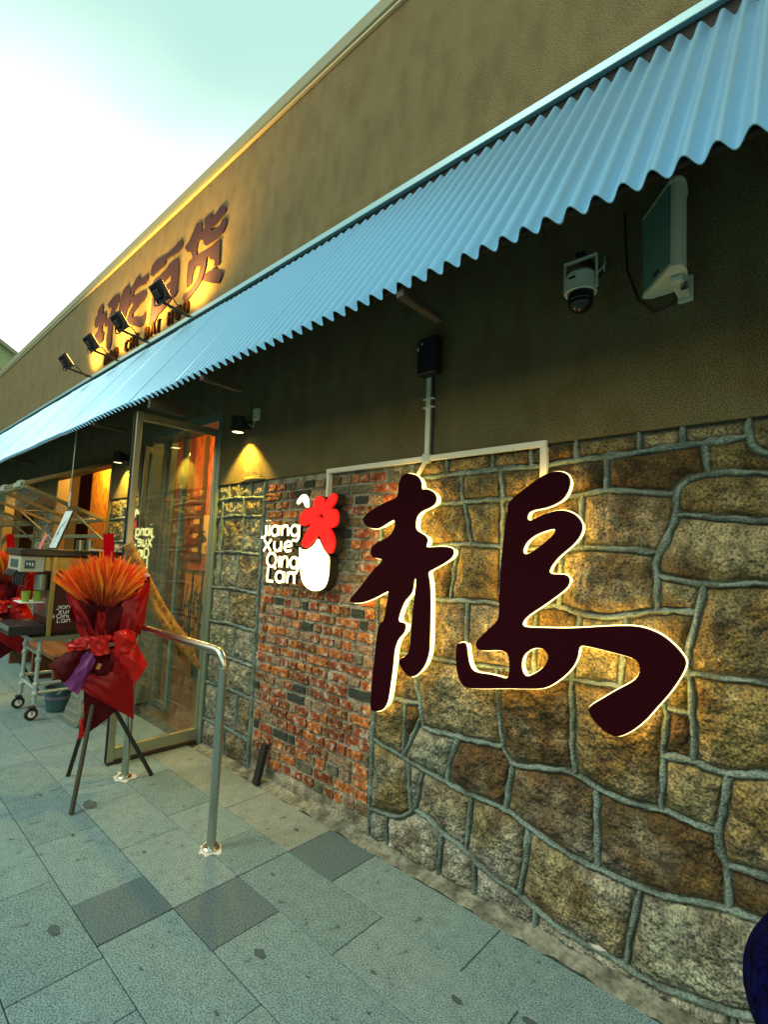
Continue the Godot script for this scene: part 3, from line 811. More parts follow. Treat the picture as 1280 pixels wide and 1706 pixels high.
	st.generate_normals()
	st.set_material(M.stone)
	return st.commit()

# a raised rib of pointing along a joint
func pointing(line: Array, width: float, height: float, z := 0.004) -> SurfaceTool:
	var st := mb(true)
	var path := PackedVector2Array()
	for i in line.size() - 1:
		var a: Vector2 = line[i]
		var b: Vector2 = line[i + 1]
		var n := maxi(1, int(a.distance_to(b) / 0.025))
		for k in n:
			path.append(a.lerp(b, float(k) / n))
	path.append(line[line.size() - 1])
	for r in 2:
		var q := PackedVector2Array(path)
		for i in range(1, path.size() - 1):
			q[i] = path[i] * 0.5 + (path[i - 1] + path[i + 1]) * 0.25
		path = q
	var sd := rng.randf() * 90.0
	var prof := [[-1.0, -0.35], [-0.80, 0.25], [-0.52, 0.78], [0.0, 1.0], [0.52, 0.78], [0.80, 0.25], [1.0, -0.35]]
	var rows := []
	for i in path.size():
		var d := (path[mini(i + 1, path.size() - 1)] - path[maxi(i - 1, 0)]).normalized()
		var side := Vector2(-d.y, d.x)
		var p := path[i] + side * (na.get_noise_2d(i * 9.0 + sd, 1.0) * 0.007 + nb.get_noise_2d(i * 40.0, sd) * 0.003)
		var w := width * (1.0 + 0.5 * na.get_noise_2d(i * 14.0, sd) + 0.45 * nb.get_noise_2d(i * 37.0, sd + 4.0)) * 0.5
		var h := height * (1.0 + 0.45 * nb.get_noise_2d(i * 11.0, sd) + 0.4 * na.get_noise_2d(i * 45.0, sd + 9.0))
		if i == 0 or i == path.size() - 1:
			w *= 0.8
			h *= 0.75
		var row := []
		for q in prof:
			row.append(Vector3(p.x + side.x * w * q[0], p.y + side.y * w * q[0], z + h * q[1]))
		rows.append(row)
	for i in rows.size() - 1:
		for k in prof.size() - 1:
			quad(st, rows[i][k], rows[i][k + 1], rows[i + 1][k + 1], rows[i + 1][k], Vector3.BACK + (rows[i][k + 1] + rows[i][k] - rows[i][0] - rows[i][6]) * 4.0)
	return st

func stone_panel(shop: Node3D) -> void:
	var bed := mb(false)
	wall_box(bed, -1.918, -0.02, 0.0, 2.03, -0.25, -0.003)
	wall_box(bed, -1.70, -1.6, 2.03, 2.031, -0.2, -0.01)
	var panel := part(shop, "stone_panel", bed, M.stone_bed)
	var vs := pv(STONE_V)
	for s in STONES:
		var p := PackedVector2Array()
		for i in range(1, s.size()):
			p.append(vs[int(s[i])])
		var mesh := stone_mesh(p, s[0], 0.018 + rng.randf() * 0.018)
		if mesh:
			node_of(panel, "stone", mesh)
	for j in JOINTS:
		var line := []
		for i in j:
			line.append(vs[int(i)])
		part(panel, "mortar_joint", pointing(line, 0.018 + rng.randf() * 0.010, 0.0135), M.pointing)
	part(panel, "mortar_joint", pointing([Vector2(-1.915, 0.0), Vector2(-1.922, 0.6), Vector2(-1.917, 1.2), Vector2(-1.915, 1.79)], 0.022, 0.015), M.pointing)

func coursed_stones(panel: Node3D, rows: Array, x0: float, x1: float, tones: String) -> void:
	# rows: heights of the course joints, from the top down, each with the shares at which upright joints stand
	for r in rows.size() - 1:
		var y1: float = rows[r][0]
		var y0: float = rows[r + 1][0]
		var cuts := [0.0]
		cuts.append_array(rows[r][1])
		cuts.append(1.0)
		for k in cuts.size() - 1:
			var a := lerpf(x0, x1, cuts[k])
			var b := lerpf(x0, x1, cuts[k + 1])
			var p := PackedVector2Array([Vector2(a, y1), Vector2((a + b) * 0.5, y1 + (rng.randf() - 0.5) * 0.012), Vector2(b, y1), Vector2(b, y0), Vector2(a, y0)])
			var mesh := stone_mesh(p, tones[(r * 3 + k) % tones.length()], 0.012 + rng.randf() * 0.01)
			if mesh:
				node_of(panel, "stone", mesh)
			if k > 0:
				part(panel, "mortar_joint", pointing([Vector2(a, y1), Vector2(a + (rng.randf() - 0.5) * 0.02, y0)], 0.026, 0.016), M.pointing)
		if r > 0:
			part(panel, "mortar_joint", pointing([Vector2(x0, y1), Vector2(lerpf(x0, x1, 0.4), y1 + 0.012), Vector2(x1, y1 - 0.004)], 0.028, 0.017), M.pointing)

func brick_meshes() -> Array:
	var list := []
	for v in 8:
		var st := mb(false)
		# a unit brick face with worn edges: outline in steps, chamfer, back
		var n := 16
		var front := []
		var mid := []
		for k in n:
			var a := TAU * k / n
			var d := Vector2(cos(a), sin(a))
			var m := maxf(absf(d.x), absf(d.y))
			var q := d / m * 0.5
			q *= 1.0 - 0.05 * rng.randf()
			if rng.randf() < 0.10:
				q *= 0.86
			mid.append(Vector3(q.x, q.y, 0.55 + rng.randf() * 0.25))
			var inn := Vector2(q.x * 0.955, q.y * 0.90)
			front.append(Vector3(inn.x, inn.y, 0.85 + rng.randf() * 0.3))
		var centre := Vector3((rng.randf() - 0.5) * 0.2, (rng.randf() - 0.5) * 0.2, 0.95 + rng.randf() * 0.25)
		for k in n:
			var k2 := (k + 1) % n
			face(st, front[k], front[k2], centre, Vector3.BACK)
			quad(st, mid[k], mid[k2], front[k2], front[k], Vector3.BACK * 0.5 + mid[k])
			var back_a := Vector3(mid[k].x, mid[k].y, -0.5)
			var back_b := Vector3(mid[k2].x, mid[k2].y, -0.5)
			quad(st, back_a, back_b, mid[k2], mid[k], Vector3(mid[k].x, mid[k].y, 0))
		st.generate_normals()
		list.append(st.commit())
	return list

func brick_panel(shop: Node3D) -> void:
	var bed := mb(false)
	wall_box(bed, -3.072, -1.918, 0.0, 2.03, -0.25, 0.0)
	wall_box(bed, -1.918, -1.70, 1.79, 2.03, -0.2, 0.0015)
	var panel := part(shop, "brick_panel", bed, M.lime_mortar)
	var meshes := brick_meshes()
	var y := 0.105
	var row := 0
	while y < 1.99:
		var h := 0.047 + rng.randf() * 0.007
		var pitch := 0.0655
		var x := -3.066 + (0.06 * rng.randf())
		var right := -1.925 if y < 1.78 else -1.705
		var heads := row % 2 == 0
		while x < right - 0.03:
			var w := (0.098 if heads else 0.165) * (0.78 + rng.randf() * 0.5)
			if rng.randf() < 0.2:
				w = 0.07
			if right - x - w < 0.05:
				w = right - x
			w = minf(w, right - x)
			var gap := 0.013 + rng.randf() * 0.008
			var o := node_of(panel, "brick", meshes[rng.randi() % meshes.size()])
			var sag := na.get_noise_2d(x * 60.0, row * 3.0) * 0.008
			o.position = Vector3(x + w * 0.5, y + h * 0.5 + sag, 0.0)
			var deep := 0.006 + rng.randf() * 0.013
			o.scale = Vector3((w - gap), h * (0.92 + rng.randf() * 0.1), deep)
			o.rotation.z = (rng.randf() - 0.5) * 0.05
			var up := smoothstep(1.15, 1.5, y)
			var low := smoothstep(0.35, 0.1, y)
			var pick := rng.randf()
			var patch := na.get_noise_2d(x * 130.0, y * 130.0)
			var kind := "brick_red"
			if patch > 0.47 or pick < 0.035:
				kind = "brick_dark"
			elif pick < 0.08 + 0.35 * up + 0.3 * low:
				kind = "brick_grey" if rng.randf() < 0.5 else "brick_dull"
			elif pick < 0.30 + 0.4 * up + 0.4 * low:
				kind = "brick_pale" if rng.randf() < 0.55 else "brick_brown"
			elif pick < 0.52:
				kind = "brick_rust" if rng.randf() < 0.5 else "brick_brown"
			elif pick < 0.78:
				kind = "brick_orange"
			o.material_override = M[kind]
			x += w
		y += pitch
		row += 1
	# rough lime render smeared over the lowest courses and in two patches
	var st := mb(true)
	for sp in [[-2.55, 0.05, 0.62, 0.10], [-2.12, 0.10, 0.22, 0.12], [-2.86, 0.06, 0.2, 0.09], [-2.35, 1.88, 0.16, 0.03], [-2.05, 0.42, 0.12, 0.07]]:
		blob_patch(st, Vector2(sp[0], sp[1]), sp[2] * 0.5, sp[3] * 0.6, 0.012)
	part(panel, "lime_smear", st, M.lime_mortar)

# a low uneven crust on the wall
func blob_patch(st: SurfaceTool, c: Vector2, rx: float, ry: float, h: float) -> void:
	var n := 28
	var sd := rng.randf() * 70.0
	var rings := [0.0, 0.35, 0.65, 0.85, 1.0]
	var grid := []
	for r in rings:
		var row := []
		for k in n:
			var a := TAU * k / n
			var wob := 1.0 + 0.45 * na.get_noise_2d(cos(a) * 40.0 + sd, sin(a) * 40.0)
			var p: Vector2 = c + Vector2(cos(a) * rx, sin(a) * ry) * r * wob
			p.y = maxf(p.y, -0.01)
			var z: float = h * (1.0 - r * r) + na.get_noise_2d(p.x * 500.0, p.y * 500.0) * 0.004
			row.append(Vector3(p.x, p.y, z if r < 1.0 else -0.004))
		grid.append(row)
	for i in rings.size() - 1:
		for k in n:
			var k2 := (k + 1) % n
			quad(st, grid[i][k], grid[i][k2], grid[i + 1][k2], grid[i + 1][k], Vector3.BACK)

# ------------------------------------------------------------------ the place
func pavement() -> void:
	var g := mb(false)
	quad(g, Vector3(-400, -0.012, -400), Vector3(400, -0.012, -400), Vector3(400, -0.012, 400), Vector3(-400, -0.012, 400), Vector3.UP)
	structure("ground", g, M.slab_b)
	var bed := mb(false)
	wall_box(bed, -13.0, 3.0, -0.10, -0.008, 0.0, 2.472)
	var pave := structure("pavement", bed, M.joint_sand)
	var zs := [0.085, 0.382, 0.668, 0.975, 1.27, 1.57, 1.87, 2.17, 2.47]
	var fixed := [[-6.0, -5.4, -4.55, -3.95, -3.33, -2.72, -2.12, -1.79, -1.08, -0.4], [-5.3, -4.7, -4.05, -3.45, -2.86, -2.42, -2.12, -1.47, -0.85], [-5.6, -5.0, -4.4, -3.82, -3.26, -2.70, -2.12, -1.80, -0.93, -0.3], [-5.4, -4.8, -4.2, -3.62, -3.02, -2.42, -2.12, -1.48, -0.9], [-5.1, -4.5, -3.9, -3.47, -2.66, -2.05, -1.75, -1.1], [-4.9, -4.3, -3.7, -3.1, -2.5, -1.9, -1.3], [-4.6, -4.0, -3.4, -2.8, -2.2, -1.6], [-4.8, -4.2, -3.6, -3.0, -2.4, -1.8, -1.2]]
	var dark := {"0/-2.12": "slab_dark", "1/-2.42": "slab_b", "2/-2.12": "slab_dark", "3/-2.42": "slab_dark", "0/-2.72": "slab_warm", "0/-3.33": "slab_warm", "0/-3.95": "slab_warm"}
	for r in zs.size() - 1:
		var cuts: Array = fixed[r].duplicate()
		var x: float = cuts[0]
		while x > -12.5:
			x -= 0.6
			cuts.push_front(x)
		x = cuts[cuts.size() - 1]
		while x < 2.2:
			x += 0.6 if r % 2 else 0.9
			cuts.append(x)
		for k in cuts.size() - 1:
			var a: float = cuts[k]
			var b: float = cuts[k + 1]
			var st := mb(false)
			var lift := (rng.randf() - 0.5) * 0.002
			box(st, Vector3((a + b) * 0.5, lift - 0.02, (zs[r] + zs[r + 1]) * 0.5), Vector3(b - a - 0.004, 0.04, zs[r + 1] - zs[r] - 0.004), Basis.IDENTITY, 0.0025)
			var kind: String = ["slab_a", "slab_b", "slab_a", "slab_c"][rng.randi() % 4]
			kind = dark.get("%d/%s" % [r, str(a)], kind)
			part(pave, "paving_slab", st, M[kind])
	# old gum and drip marks: thin spots on the slabs
	for q in [[-1.02, 0.50, 0.020], [-1.30, 0.62, 0.011], [-1.66, 0.86, 0.028], [-2.02, 0.55, 0.012], [-2.32, 1.36, 0.034], [-1.35, 0.28, 0.010], [-0.80, 0.40, 0.026], [-2.6, 0.9, 0.012], [-3.28, 0.93, 0.055], [-2.9, 0.55, 0.010], [-1.9, 1.2, 0.008], [-3.0, 1.1, 0.014], [-1.15, 0.93, 0.012], [-2.25, 0.23, 0.016], [-0.7, 0.33, 0.014], [-1.55, 1.1, 0.009], [-1.45, 0.8, 0.007], [-2.75, 1.15, 0.008], [-1.2, 0.75, 0.008], [-3.6, 1.1, 0.012], [-2.0, 1.05, 0.007], [-1.8, 0.75, 0.006]]:
		var st := mb(true)
		var n := 14
		for k in n:
			var pa := []
			for e in [k, (k + 1) % n]:
				var an: float = TAU * e / n
				var rr: float = q[2] * (0.75 + 0.5 * absf(na.get_noise_2d(cos(an) * 60.0 + q[0] * 900.0, sin(an) * 60.0)))
				pa.append(Vector3(q[0] + cos(an) * rr * 1.3, 0.0032, q[1] + sin(an) * rr * 0.7))
			face(st, Vector3(q[0], 0.0036, q[1]), pa[0], pa[1], Vector3.UP)
		part(pave, "stain", st, M.gum_mark)
	# cement fillet along the foot of the wall
	var f := mb(true)
	for run in [[-3.70, 3.0], [-13.0, -5.05]]:
		var n := int((run[1] - run[0]) / 0.06)
		for i in n:
			var xa: float = lerpf(run[0], run[1], float(i) / n)
			var xb: float = lerpf(run[0], run[1], float(i + 1) / n)
			var row := []
			for x in [xa, xb]:
				var w := 0.085 + na.get_noise_2d(x * 140.0, 5.0) * 0.035
				var h := 0.028 + na.get_noise_2d(x * 190.0, 15.0) * 0.022
				row.append([Vector3(x, h, -0.002), Vector3(x, h * 0.55, w * 0.35), Vector3(x, h * 0.22 + 0.002, w * 0.7), Vector3(x, -0.003, w)])
			for k in 3:
				quad(f, row[0][k], row[1][k], row[1][k + 1], row[0][k + 1], Vector3(0, 1, 0.4))
	part(pave, "cement_fillet", f, M.fillet)

func building() -> void:
	var shop := thing("shop_building", "long rendered shop front with rubble stone base, brick patch and doorway", "building", Vector3(-5.0, 0, -0.1))
	# upper wall and the rendered band above stone, brick and openings (face at 0.02)
	var w := mb(false)
	wall_box(w, -13.0, 3.0, 2.66, 4.93, -0.25, 0.02)
	wall_box(w, -3.72, 3.0, 2.03, 2.66, -0.25, 0.02)
	wall_box(w, -6.05, -5.05, 2.03, 2.66, -0.25, 0.02)
	wall_box(w, -9.05, -8.1, 2.03, 2.66, -0.25, 0.02)
	wall_box(w, -13.0, -11.2, 2.03, 2.66, -0.25, 0.02)
	wall_box(w, -8.1, -6.05, 2.50, 2.66, -0.25, 0.015)
	wall_box(w, -11.2, -9.05, 2.50, 2.66, -0.25, 0.015)
	part(shop, "rendered_wall", w, M.plaster)
	# flank, back, roof
	w = mb(false)
	wall_box(w, -13.0, -12.8, 0.0, 4.93, -7.0, -0.25)
	wall_box(w, 2.8, 3.0, 0.0, 4.93, -7.0, -0.25)
	wall_box(w, -13.0, 3.0, 0.0, 4.93, -7.2, -7.0)
	part(shop, "side_wall", w, M.plaster)
	w = mb(false)
	wall_box(w, -12.98, 2.98, 4.80, 4.92, -7.18, -0.23)
	part(shop, "roof", w, M.coping)
	w = mb(false)
	wall_box(w, -13.06, 3.06, 4.952, 5.065, -0.3, 0.050, 0.008)
	part(shop, "coping", w, M.coping)
	w = mb(false)
	wall_box(w, -13.02, 3.02, 4.932, 4.950, -0.05, 0.040, 0.004)
	part(shop, "eave_trim", w, M.eave_cream)
	stone_panel(shop)
	brick_panel(shop)
	# plain courses beyond the frame on the camera's right
	var bed := mb(false)
	wall_box(bed, -0.02, 3.0, 0.0, 2.03, -0.25, -0.003)
	var rp := part(shop, "stone_panel", bed, M.stone_bed)
	coursed_stones(rp, [[2.03, [0.2, 0.42, 0.6, 0.8]], [1.82, [0.15, 0.35, 0.55, 0.78]], [1.5, [0.22, 0.4, 0.64, 0.85]], [1.1, [0.12, 0.34, 0.5, 0.7]], [0.7, [0.2, 0.45, 0.6, 0.82]], [0.32, [0.14, 0.4, 0.66, 0.84]], [0.0, []]], -0.02, 2.0, "otdogt")
	# pier between door and brick, with shallow courses
	bed = mb(false)
	wall_box(bed, -3.72, -3.072, 0.0, 2.03, -0.25, -0.004)
	var pier := part(shop, "stone_panel", bed, M.stone_bed)
	coursed_stones(pier, [[2.03, [0.25, 0.47, 0.74]], [1.905, [0.12, 0.6]], [1.767, [0.14, 0.62]], [1.49, [0.15, 0.55]], [1.213, [0.4]], [0.948, [0.58]], [0.703, []], [0.482, [0.32, 0.72]], [0.2, [0.5]], [0.0, []]], -3.715, -3.085, "gtgggt")
	part(pier, "mortar_joint", pointing([Vector2(-3.07, 0.0), Vector2(-3.078, 0.7), Vector2(-3.07, 1.4), Vector2(-3.066, 2.02)], 0.028, 0.018), M.pointing)
	part(pier, "mortar_joint", pointing([Vector2(-3.64, 1.25), Vector2(-3.63, 1.95)], 0.03, 0.018), M.pointing)
	# pier left of the door and the far pier
	for px in [[-6.05, -5.05], [-9.05, -8.1], [-13.0, -11.2]]:
		bed = mb(false)
		wall_box(bed, px[0], px[1], 0.0, 2.03, -0.25, -0.004)
		var pl := part(shop, "stone_panel", bed, M.stone_bed)
		coursed_stones(pl, [[2.03, [0.3, 0.6]], [1.80, [0.4, 0.75]], [1.55, [0.5]], [1.28, [0.35, 0.7]], [1.0, [0.6]], [0.7, [0.3, 0.65]], [0.35, [0.5]], [0.0, []]], px[0], px[1], "ogtog")
	# wall below the windows
	w = mb(false)
	wall_box(w, -8.1, -6.05, 0.0, 0.95, -0.25, 0.0)
	wall_box(w, -11.2, -9.05, 0.0, 0.95, -0.25, 0.0)
	part(shop, "sill_wall", w, M.plaster)
	w = mb(false)
	wall_box(w, -8.1, -6.05, 0.952, 1.0, -0.27, 0.05, 0.004)
	wall_box(w, -11.2, -9.05, 0.952, 1.0, -0.27, 0.05, 0.004)
	part(shop, "sill", w, M.bench_wood)
	# the room behind
	w = mb(false)
	wall_box(w, -12.8, -3.3, -0.06, 0.0, -1.9, 0.0)
	part(shop, "interior_floor", w, M.interior_floor)
	w = mb(false)
	wall_box(w, -12.8, -3.3, 3.4, 3.5, -1.9, -0.25)
	wall_box(w, -3.6, -3.4, 0.0, 3.4, -1.9, -0.25)
	wall_box(w, -12.8, -12.7, 0.0, 3.4, -1.9, -0.25)
	part(shop, "interior_wall", w, M.interior_dark)
	w = mb(false)
	wall_box(w, -7.38, -3.6, 0.0, 3.4, -1.8, -1.6)
	part(shop, "orange_wall_panel", w, M.panel_orange)
	w = mb(false)
	wall_box(w, -12.7, -7.382, 0.0, 3.4, -1.8, -1.6)
	part(shop, "dark_red_wall_panel", w, M.panel_dark_red)
	w = mb(false)
	wall_box(w, -9.35, -8.55, 0.0, 3.3, -0.84, -0.8)
	part(shop, "gold_panel", w, M.panel_gold)
	# a row of recessed dark blocks on the inner wall
	for i in 5:
		w = mb(false)
		wall_box(w, -7.36, -7.02, 1.35 + i * 0.21, 1.47 + i * 0.21, -1.598, -1.57, 0.004)
		part(shop, "wall_block", w, M.panel_dark_red)
	w = mb(false)
	wall_box(w, -7.02, -6.95, 1.35, 3.2, -1.598, -1.56, 0.003)
	part(shop, "wall_post", w, M.interior_dark)
	doorway(shop)
	windows(shop)

func doorway(shop: Node3D) -> void:
	# outer door frame: jambs, head
	var w := mb(false)
	wall_box(w, -3.770, -3.722, 0.0, 2.66, -0.22, 0.025, 0.003)
	part(shop, "door_jamb", w, M.frame_green)
	w = mb(false)
	wall_box(w, -5.05, -5.015, 0.0, 2.66, -0.22, 0.03, 0.003)
	part(shop, "door_jamb", w, M.frame_green)
	w = mb(false)
	wall_box(w, -5.015, -3.785, 2.585, 2.66, -0.2, 0.0, 0.003)
	part(shop, "door_head", w, M.frame_green)
	# sidelight beside the opening, set back in the wall
	for x in [-5.0, -4.70]:
		w = mb(false)
		wall_box(w, x - 0.022, x + 0.022, 0.0, 2.585, -0.19, -0.14, 0.003)
		part(shop, "sidelight_post", w, M.frame_green)
	w = mb(false)
	wall_box(w, -4.978, -4.722, 0.0, 0.06, -0.185, -0.145, 0.003)
	part(shop, "sidelight_rail", w, M.frame_green)
	w = mb(false)
	quad(w, Vector3(-4.978, 0.06, -0.165), Vector3(-4.722, 0.06, -0.165), Vector3(-4.722, 2.585, -0.165), Vector3(-4.978, 2.585, -0.165), Vector3.BACK)
	part(shop, "sidelight_pane", w, M.glass)
	# right leaf stands open, square to the wall, with a driftwood pull
	leaf(shop, -3.79, 0.005, 0.67, true)
	leaf(shop, -5.03, -0.13, 0.10, false)

func leaf(shop: Node3D, x: float, z0: float, z1: float, pull: bool) -> void:
	var w := mb(false)
	var y0 := 0.02
	var y1 := 2.50
	for e in [[z0, z0 + 0.026], [z1 - 0.043, z1]]:
		wall_box(w, x - 0.018, x + 0.018, y0, y1, e[0], e[1], 0.003)
	wall_box(w, x - 0.016, x + 0.016, y0 + 0.012, y0 + 0.092, z0 + 0.0265, z1 - 0.0435, 0.003)
	wall_box(w, x - 0.016, x + 0.016, y1 - 0.06, y1 - 0.001, z0 + 0.0265, z1 - 0.0435, 0.003)
	var o := part(shop, "door", w, M.brushed)
	w = mb(false)
	wall_box(w, x - 0.024, x + 0.024, 0.006, 0.0195, z0 + 0.005, z1 + 0.004, 0.002)
	wall_box(w, x - 0.014, x - 0.004, y0, y1, z1 + 0.0005, z1 + 0.010)
	part(o, "black_seal", w, M.black)
	w = mb(false)
	quad(w, Vector3(x, y0 + 0.09, z0 + 0.024), Vector3(x, y0 + 0.09, z1 - 0.04), Vector3(x, y1 - 0.06, z1 - 0.04), Vector3(x, y1 - 0.06, z0 + 0.024), Vector3.RIGHT)
	part(o, "pane", w, M.glass)
	w = mb(false)
	quad(w, Vector3(x - 0.014, y0 + 0.09, z0 + 0.024), Vector3(x - 0.014, y0 + 0.09, z1 - 0.04), Vector3(x - 0.014, y1 - 0.06, z1 - 0.04), Vector3(x - 0.014, y1 - 0.06, z0 + 0.024), Vector3.RIGHT)
	part(o, "pane", w, M.coated_glass if pull else M.glass)
	if not pull:
		return
	var px := x + 0.085
	var pts := [Vector3(px, 1.525, 0.685), Vector3(px + 0.004, 1.43, 0.63), Vector3(px - 0.004, 1.29, 0.545), Vector3(px + 0.006, 1.15, 0.475), Vector3(px - 0.004, 1.04, 0.405), Vector3(px, 0.93, 0.325), Vector3(px + 0.004, 0.82, 0.225), Vector3(px, 0.72, 0.165), Vector3(px, 0.63, 0.105), Vector3(px, 0.585, 0.072)]
	w = mb(true)
	tube(w, pts, [0.036, 0.037, 0.036, 0.043, 0.047, 0.045, 0.043, 0.036, 0.023, 0.010], 12)
	var second := [Vector3(px + 0.022, 1.20, 0.515), Vector3(px + 0.030, 1.06, 0.465), Vector3(px + 0.030, 0.95, 0.385), Vector3(px + 0.022, 0.80, 0.265), Vector3(px + 0.015, 0.68, 0.15)]
	tube(w, second, [0.012, 0.027, 0.028, 0.024, 0.010], 9)
	part(o, "driftwood_handle", w, M.driftwood)
	w = mb(true)
	for q in [[1.42, 0.625], [0.80, 0.21]]:
		tube(w, [Vector3(x + 0.02, q[0], q[1]), Vector3(px, q[0], q[1])], 0.012, 8)
	part(o, "handle_bolt", w, M.steel)

func windows(shop: Node3D) -> void:
	for run in [[-8.1, -6.05], [-11.2, -9.05]]:
		var xa: float = run[0]
		var xb: float = run[1]
		var w := mb(false)
		for x in [xa + 0.02, xb - 0.02]:
			wall_box(w, x - 0.02, x + 0.02, 1.0, 2.50, -0.12, 0.03, 0.003)
		wall_box(w, xa + 0.04, xb - 0.04, 2.44, 2.499, -0.12, 0.03, 0.003)
		var fr := part(shop, "window_frame", w, M.sash)
		# folded-up window: upper leaf slopes out from the head, lower leaf back to the jambs
		var ua := Vector3(0, 2.44, 0.05)
		var ub := Vector3(0, 2.12, 0.80)
		var la := Vector3(0, 2.075, 0.81)
		var lb := Vector3(0, 1.79, 0.04)
		for pair in [[ua, ub, "upper"], [la, lb, "lower"]]:
			var st := mb(false)
			var x0 := xa + 0.05
			var x1 := xb - 0.05
			for x in [x0, (x0 + x1) * 0.5, x1]:
				bar(st, pair[0] + Vector3(x, 0, 0), pair[1] + Vector3(x, 0, 0), 0.042, 0.036)
			bar(st, pair[0] + Vector3(x0 + 0.022, 0, 0), pair[0] + Vector3(x1 - 0.022, 0, 0), 0.034, 0.038)
			bar(st, pair[1] + Vector3(x0 + 0.022, 0, 0), pair[1] + Vector3(x1 - 0.022, 0, 0), 0.034, 0.038)
			part(fr, "folding_sash", st, M.sash)
			st = mb(false)
			quad(st, pair[0] + Vector3(x0, 0, 0), pair[0] + Vector3(x1, 0, 0), pair[1] + Vector3(x1, 0, 0), pair[1] + Vector3(x0, 0, 0), Vector3.UP)
			part(fr, "folding_pane", st, M.roof_glass)
		# hinges at the fold and the stays
		for x in [xa + 0.3, (xa + xb) * 0.5, xb - 0.3]:
			var st := mb(false)
			box(st, Vector3(x, 2.10, 0.835), Vector3(0.24, 0.05, 0.02), Basis.IDENTITY, 0.004)
			box(st, Vector3(x, 2.145, 0.80), Vector3(0.20, 0.014, 0.05), Basis.IDENTITY, 0.003)
			part(fr, "hinge", st, M.galvanised)
		for x in [xa + 0.06, xb - 0.06]:
			var st := mb(true)
			tube(st, [Vector3(x, 1.55, 0.02), Vector3(x, 1.93, 0.44)], 0.011, 8)
			part(fr, "stay", st, M.brushed)
		var st2 := mb(false)
		wall_box(st2, xa + 0.04, xb - 0.04, 1.595, 1.64, -0.08, -0.04, 0.003)
		part(fr, "rail", st2, M.brushed)

func awning() -> void:
	var root := thing("awning", "pale blue corrugated metal awning running the whole length of the front", "awning", Vector3(-5.8, 2.5, 0.0))
	var top := Vector3(0, 3.575, 0.035)
	var low := Vector3(0, 2.515, 0.745)
	var slope := (low - top).normalized()
	var nrm := Vector3(0, -slope.z, slope.y)
	if nrm.y < 0:
		nrm = -nrm
	var pitch := 0.0715
	var amp := 0.0190
	var waves := 11
	var x0 := -13.2
	for s in 19:
		var up := mb(true)
		var un := mb(true)
		var rim := mb(true)
		var xa := x0 + s * waves * pitch
		var lift := 0.0042 * (s % 2)
		var tilt := (rng.randf() - 0.5) * 0.008
		var cols := 10
		var n := waves * cols + (5 if s < 18 else 0)
		var pts := []
		for i in n + 1:
			var x := xa + i * pitch / cols
			var off := cos(TAU * i / cols) * amp + lift
			pts.append([top + Vector3(x, 0, 0) + nrm * off, low + Vector3(x, tilt, 0) + nrm * off])
		for i in n:
			for k in 3:
				var a: Vector3 = pts[i][0].lerp(pts[i][1], k / 3.0)
				var b: Vector3 = pts[i + 1][0].lerp(pts[i + 1][1], k / 3.0)
				var c: Vector3 = pts[i + 1][0].lerp(pts[i + 1][1], (k + 1) / 3.0)
				var d: Vector3 = pts[i][0].lerp(pts[i][1], (k + 1) / 3.0)
				quad(up, a, b, c, d, nrm)
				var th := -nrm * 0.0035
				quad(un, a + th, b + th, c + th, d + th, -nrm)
			quad(rim, pts[i][1], pts[i + 1][1], pts[i + 1][1] - nrm * 0.0035, pts[i][1] - nrm * 0.0035, slope)
		var sheet := part(root, "roof_sheet", up, M.awning_top)
		part(sheet, "underside", un, M.painted_shade)  # shade below the sheet painted as a separate near-black face
		part(sheet, "cut_edge", rim, M.flange)
	var st := mb(false)
	wall_box(st, -13.2, 2.2, 3.625, 3.668, 0.022, 0.052, 0.003)
	part(root, "flashing", st, M.flange)
	st = mb(false)
	wall_box(st, -13.2, 2.2, 3.54, 3.624, 0.0215, 0.0255)
	part(root, "gap_shade_strip", st, M.painted_shade)  # dark strip painting in the shadow between ridges below the flashing
	st = mb(false)
	wall_box(st, -13.2, 2.2, 2.615, 2.640, 0.590, 0.615, 0.003)
	part(root, "edge_purlin", st, M.painted_shade)
	st = mb(false)
	wall_box(st, -13.2, 2.2, 2.97, 3.01, 0.34, 0.37, 0.003)
	part(root, "mid_purlin", st, M.painted_shade)
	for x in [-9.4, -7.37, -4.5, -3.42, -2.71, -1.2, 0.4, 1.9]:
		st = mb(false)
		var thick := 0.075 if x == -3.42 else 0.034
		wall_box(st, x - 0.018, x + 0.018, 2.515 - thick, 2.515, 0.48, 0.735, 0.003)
		part(root, "support_arm", st, M.baked_light_dark)  # dark tone and short length stand in for shade under the awning

